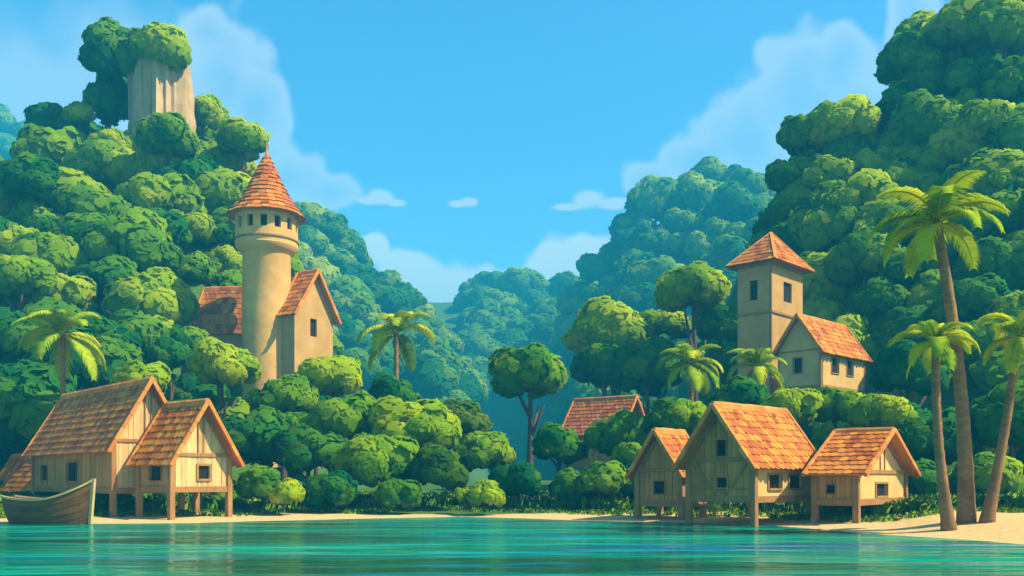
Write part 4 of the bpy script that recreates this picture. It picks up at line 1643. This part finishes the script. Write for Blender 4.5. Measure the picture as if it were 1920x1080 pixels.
def build_world():
    w = bpy.data.worlds.new('World')
    SC.world = w
    w.use_nodes = True
    nt = w.node_tree
    nt.nodes.clear()
    out = nt.nodes.new('ShaderNodeOutputWorld')
    bg = N(nt, 'ShaderNodeBackground', i_Strength=SKY)
    sky = N(nt, 'ShaderNodeTexSky', sky_type='NISHITA', sun_disc=False, sun_elevation=SUN_EL, sun_rotation=SUN_AZ, air_density=1.0, dust_density=0.8, ozone_density=2.0)
    hs = N(nt, 'ShaderNodeHueSaturation', i_Saturation=1.34, i_Value=1.15)
    hs.inputs['Hue'].default_value = 0.49
    L(nt, sky.outputs[0], hs.inputs['Color'])
    # clouds by direction: azimuth and elevation
    tc = N(nt, 'ShaderNodeTexCoord')
    sp = N(nt, 'ShaderNodeSeparateXYZ')
    L(nt, tc.outputs['Generated'], sp.inputs[0])
    az = math_node(nt, 'ARCTAN2', sp.outputs[0], sp.outputs[1])
    el = math_node(nt, 'ARCSINE', sp.outputs[2])
    cb = N(nt, 'ShaderNodeCombineXYZ')
    L(nt, az, cb.inputs[0])
    L(nt, el, cb.inputs[1])
    nz = N(nt, 'ShaderNodeTexNoise', i_Scale=13.0, i_Detail=5.0, i_Roughness=0.52)
    L(nt, cb.outputs[0], nz.inputs['Vector'])
    vo = N(nt, 'ShaderNodeTexVoronoi', feature='SMOOTH_F1', i_Scale=34.0)
    vo.inputs['Smoothness'].default_value = 0.35
    L(nt, cb.outputs[0], vo.inputs['Vector'])
    bumpy = math_node(nt, 'ADD', math_node(nt, 'MULTIPLY', math_node(nt, 'SUBTRACT', nz.outputs[0], 0.5), 0.9),
                      math_node(nt, 'MULTIPLY', math_node(nt, 'SUBTRACT', 0.35, vo.outputs['Distance']), 0.55))

    def ae(px, py):
        a = math.atan((px - 960) / F)
        return a, math.atan((HZ - py) / F * math.cos(a))

    def field(blobs):
        cur = None
        for (px, py, rx, ry) in blobs:
            a, e = ae(px, py)
            dx = math_node(nt, 'DIVIDE', math_node(nt, 'SUBTRACT', az, a), rx / F)
            dy = math_node(nt, 'DIVIDE', math_node(nt, 'SUBTRACT', el, e), ry / F)
            q = math_node(nt, 'SUBTRACT', 1.0, math_node(nt, 'SQRT', math_node(nt, 'ADD', math_node(nt, 'MULTIPLY', dx, dx), math_node(nt, 'MULTIPLY', dy, dy))))
            cur = q if cur is None else math_node(nt, 'SMOOTH_MAX', cur, q, 0.25)
        return cur
    col = hs.outputs[0]

    def layer(col, blobs, amp, soft, strength, rim, cc):
        f = math_node(nt, 'ADD', field(blobs), math_node(nt, 'MULTIPLY', bumpy, amp))
        mr = N(nt, 'ShaderNodeMapRange', interpolation_type='SMOOTHSTEP', i_1=0.0, i_2=soft)
        L(nt, f, mr.inputs[0])
        m2 = N(nt, 'ShaderNodeMapRange', interpolation_type='SMOOTHSTEP', i_1=soft * 0.6, i_2=soft * 3.2)
        L(nt, f, m2.inputs[0])
        body = math_node(nt, 'SUBTRACT', 1.0, math_node(nt, 'MULTIPLY', m2.outputs[0], rim))
        a = math_node(nt, 'MULTIPLY', math_node(nt, 'MULTIPLY', mr.outputs[0], body), strength, clamp=True)
        mx = N(nt, 'ShaderNodeMix', data_type='RGBA')
        L(nt, a, mx.inputs[0])
        L(nt, col, mx.inputs[6])
        mx.inputs[7].default_value = (*cc, 1)
        return mx.outputs[2]
    cw = (3.7, 4.3, 4.8)
    # thin high veil at the left, tall translucent cumulus left and right
    col = layer(col, [(80, 190, 260, 170), (230, 120, 200, 130)], 0.4, 0.8, 0.5, 0.0, cw)
    col = layer(col, [(420, 150, 115, 125), (350, 230, 150, 150), (480, 210, 75, 110), (545, 330, 80, 60), (620, 360, 70, 40), (390, 60, 60, 50)], 0.75, 0.3, 0.62, 0.5, cw)
    col = layer(col, [(1490, 190, 125, 130), (1570, 130, 90, 80), (1400, 265, 120, 100), (1310, 310, 110, 60), (1225, 335, 70, 40), (1600, 230, 110, 130), (1710, 50, 55, 110)], 0.75, 0.28, 0.6, 0.5, cw)
    # low banks over the valley and the small drifting clouds
    col = layer(col, [(760, 520, 75, 65), (830, 555, 130, 75), (910, 565, 170, 75), (960, 545, 80, 45), (1045, 495, 75, 60), (1110, 500, 90, 75), (700, 470, 40, 35)], 0.8, 0.3, 1.0, 0.0, (4.2, 4.7, 5.0))
    col = layer(col, [(690, 376, 30, 10), (715, 370, 32, 17), (742, 380, 26, 8), (858, 382, 22, 8), (880, 379, 22, 10), (1065, 388, 45, 9), (1105, 374, 42, 22), (1150, 382, 50, 14)], 0.55, 0.5, 0.8, 0.0, cw)
    L(nt, col, bg.inputs['Color'])
    L(nt, bg.outputs[0], out.inputs[0])


def build_light():
    sd = bpy.data.lights.new('sun', 'SUN')
    sd.energy = 5.0
    sd.angle = R_(0.5)
    sd.color = (1.0, 0.84, 0.55)
    so = bpy.data.objects.new('sun', sd)
    C.objects.link(so)
    d = Vector((math.sin(SUN_AZ) * math.cos(SUN_EL), math.cos(SUN_AZ) * math.cos(SUN_EL), math.sin(SUN_EL)))
    so.rotation_euler = d.to_track_quat('Z', 'Y').to_euler()
    so.location = d * 60


def build_haze():
    m, nt, out = new_mat('valley_haze')
    v = N(nt, 'ShaderNodeVolumePrincipled', i_Density=HAZE)
    v.inputs['Color'].default_value = (0.03, 0.52, 0.88, 1)
    v.inputs['Anisotropy'].default_value = 0.0
    L(nt, v.outputs[0], out.inputs['Volume'])
    bm = bmesh.new()
    f = lambda x, y, z: Vector((x, y, z))
    box(bm, f, -1000, 1000, -100, 1120, -3.0, 172)
    tag(link_bm('haze', bm, m), kind='stuff')


def build_camera():
    cd = bpy.data.cameras.new('camera')
    cd.sensor_width = 36
    cd.lens = F / 1920 * 36
    cd.shift_y = (HZ - 540) / 1920
    cd.clip_end = 3000
    co = bpy.data.objects.new('camera', cd)
    co.location = (0, 0, CH)
    co.rotation_euler = (PI / 2, 0, 0)
    C.objects.link(co)
    SC.camera = co


def settings():
    vs = SC.view_settings
    vs.view_transform = 'Standard'
    vs.look = 'None'
    vs.exposure = EXPO
    vs.gamma = 1
    SC.render.engine = 'CYCLES'
    cy = SC.cycles
    cy.use_denoising = True
    cy.max_bounces = 6
    cy.diffuse_bounces = 3
    cy.glossy_bounces = 3
    cy.transmission_bounces = 3
    cy.volume_bounces = 1
    cy.transparent_max_bounces = 8


ground_mats()
build_world()
build_light()
build_camera()
settings()
build_ground()
build_water()
make_foliage_meshes()
build_huts()
build_castle()
build_watchtower()
build_boat()
build_pillar()
plant()
HH = {h['n']: h for h in HILLS}
far_forest(HH['far'], 'far_wood', 190, 30, (880, 1200), (310, 545), 8)
far_forest(HH['farthest'], 'far_wood', 190, 20, (740, 1100), (560, 825), 9)
far_forest(HH['far left'], 'far_wood', 60, 34, (-160, 330), (270, 440), 10)


def undergrowth():
    rnd = random.Random(12)
    V, Fc, NN, TT = [], [], [], []
    for _ in range(15000):
        y = rnd.uniform(33, 64)
        px = rnd.uniform(-80, 2000)
        x = (px - 960) * y / F
        sdist = y - ybank(px)
        edge = 3.4 + 1.2 * noise.noise(Vector((x * 0.35, 3, 0))) + 1.6 * smooth((px - 1580) / 140) + 3.2 * smooth((px - 1740) / 60)
        if sdist < edge or sdist > edge + 17:
            continue
        z = terr(x, y)
        near = sdist < edge + 3
        h = rnd.uniform(0.08, 0.24) if near else rnd.uniform(0.3, 0.75)
        n = 6 if near else 8
        t0 = rnd.random()
        for k in range(n):
            a = rnd.uniform(0, 6.28)
            out = rnd.uniform(0.05, 0.35) * h * 2
            w = rnd.uniform(0.03, 0.06) if near else rnd.uniform(0.07, 0.16)
            b = Vector((x + rnd.uniform(-.15, .15), y + rnd.uniform(-.15, .15), z - 0.03))
            hd = Vector((math.cos(a), math.sin(a), 0))
            sd = Vector((-hd.y, hd.x, 0))
            m = b + hd * out * 0.45 + Vector((0, 0, h * 0.75))
            e = b + hd * out + Vector((0, 0, h * rnd.uniform(0.75, 1.05)))
            o = len(V)
            V += [b - sd * w * .5, b + sd * w * .5, m + sd * w, m - sd * w, e]
            nn = (Vector((0, 0, 1)) + hd * 0.5).normalized()
            NN += [nn] * 5
            TT += [t0] * 5
            q = [o, o + 1, o + 2, o + 3]
            if (V[o + 1] - V[o]).cross(V[o + 2] - V[o]).dot(nn) < 0:
                q = q[::-1]
                Fc += [q, [o + 4, o + 2, o + 3]]
            else:
                Fc += [q, [o + 3, o + 2, o + 4]]
    me = bpy.data.meshes.new('undergrowth')
    me.from_pydata([tuple(v) for v in V], [], Fc)
    for p in me.polygons:
        p.use_smooth = True
    me.attributes.new('tint', 'FLOAT', 'POINT').data.foreach_set('value', TT)
    me.update()
    me.normals_split_custom_set_from_vertices([tuple(n) for n in NN])
    me.materials.append(M['leaf_mid'])
    ob = bpy.data.objects.new('undergrowth', me)
    C.objects.link(ob)
    tag(ob, 'low grass and leafy growth behind the sand', 'undergrowth', kind='stuff')


undergrowth()
# palms: crown pixel, distance, reach, foot
palm(118, 632, 52, 78, None, 'left palm behind the roof of the largest left hut', nf=13, seed=1)
palm(743, 630, 64, 68, None, 'lone palm on the slope right of the castle', nf=11, seed=2, trunk_r=0.2)
palm(1757, 425, 30, 103, (1812, 965), 'tallest palm with curved trunk on the right sand', nf=16, seed=3, lean=0.2, trunk_r=0.2)
palm(1754, 648, 29, 67, (1780, 975), 'middle palm with short crown in front of the tallest palm', nf=13, seed=4, lean=-0.15, trunk_r=0.145)
palm(1908, 640, 29.5, 72, (1850, 970), 'palm leaning out over the right photo edge', nf=13, seed=5, lean=0.12, trunk_r=0.145)
palm(1296, 688, 50, 58, None, 'left one of the two palms below the square tower', nf=15, seed=6)
palm(1420, 692, 52, 52, None, 'smaller palm directly under the square tower by the annex', nf=15, seed=7)
build_haze()
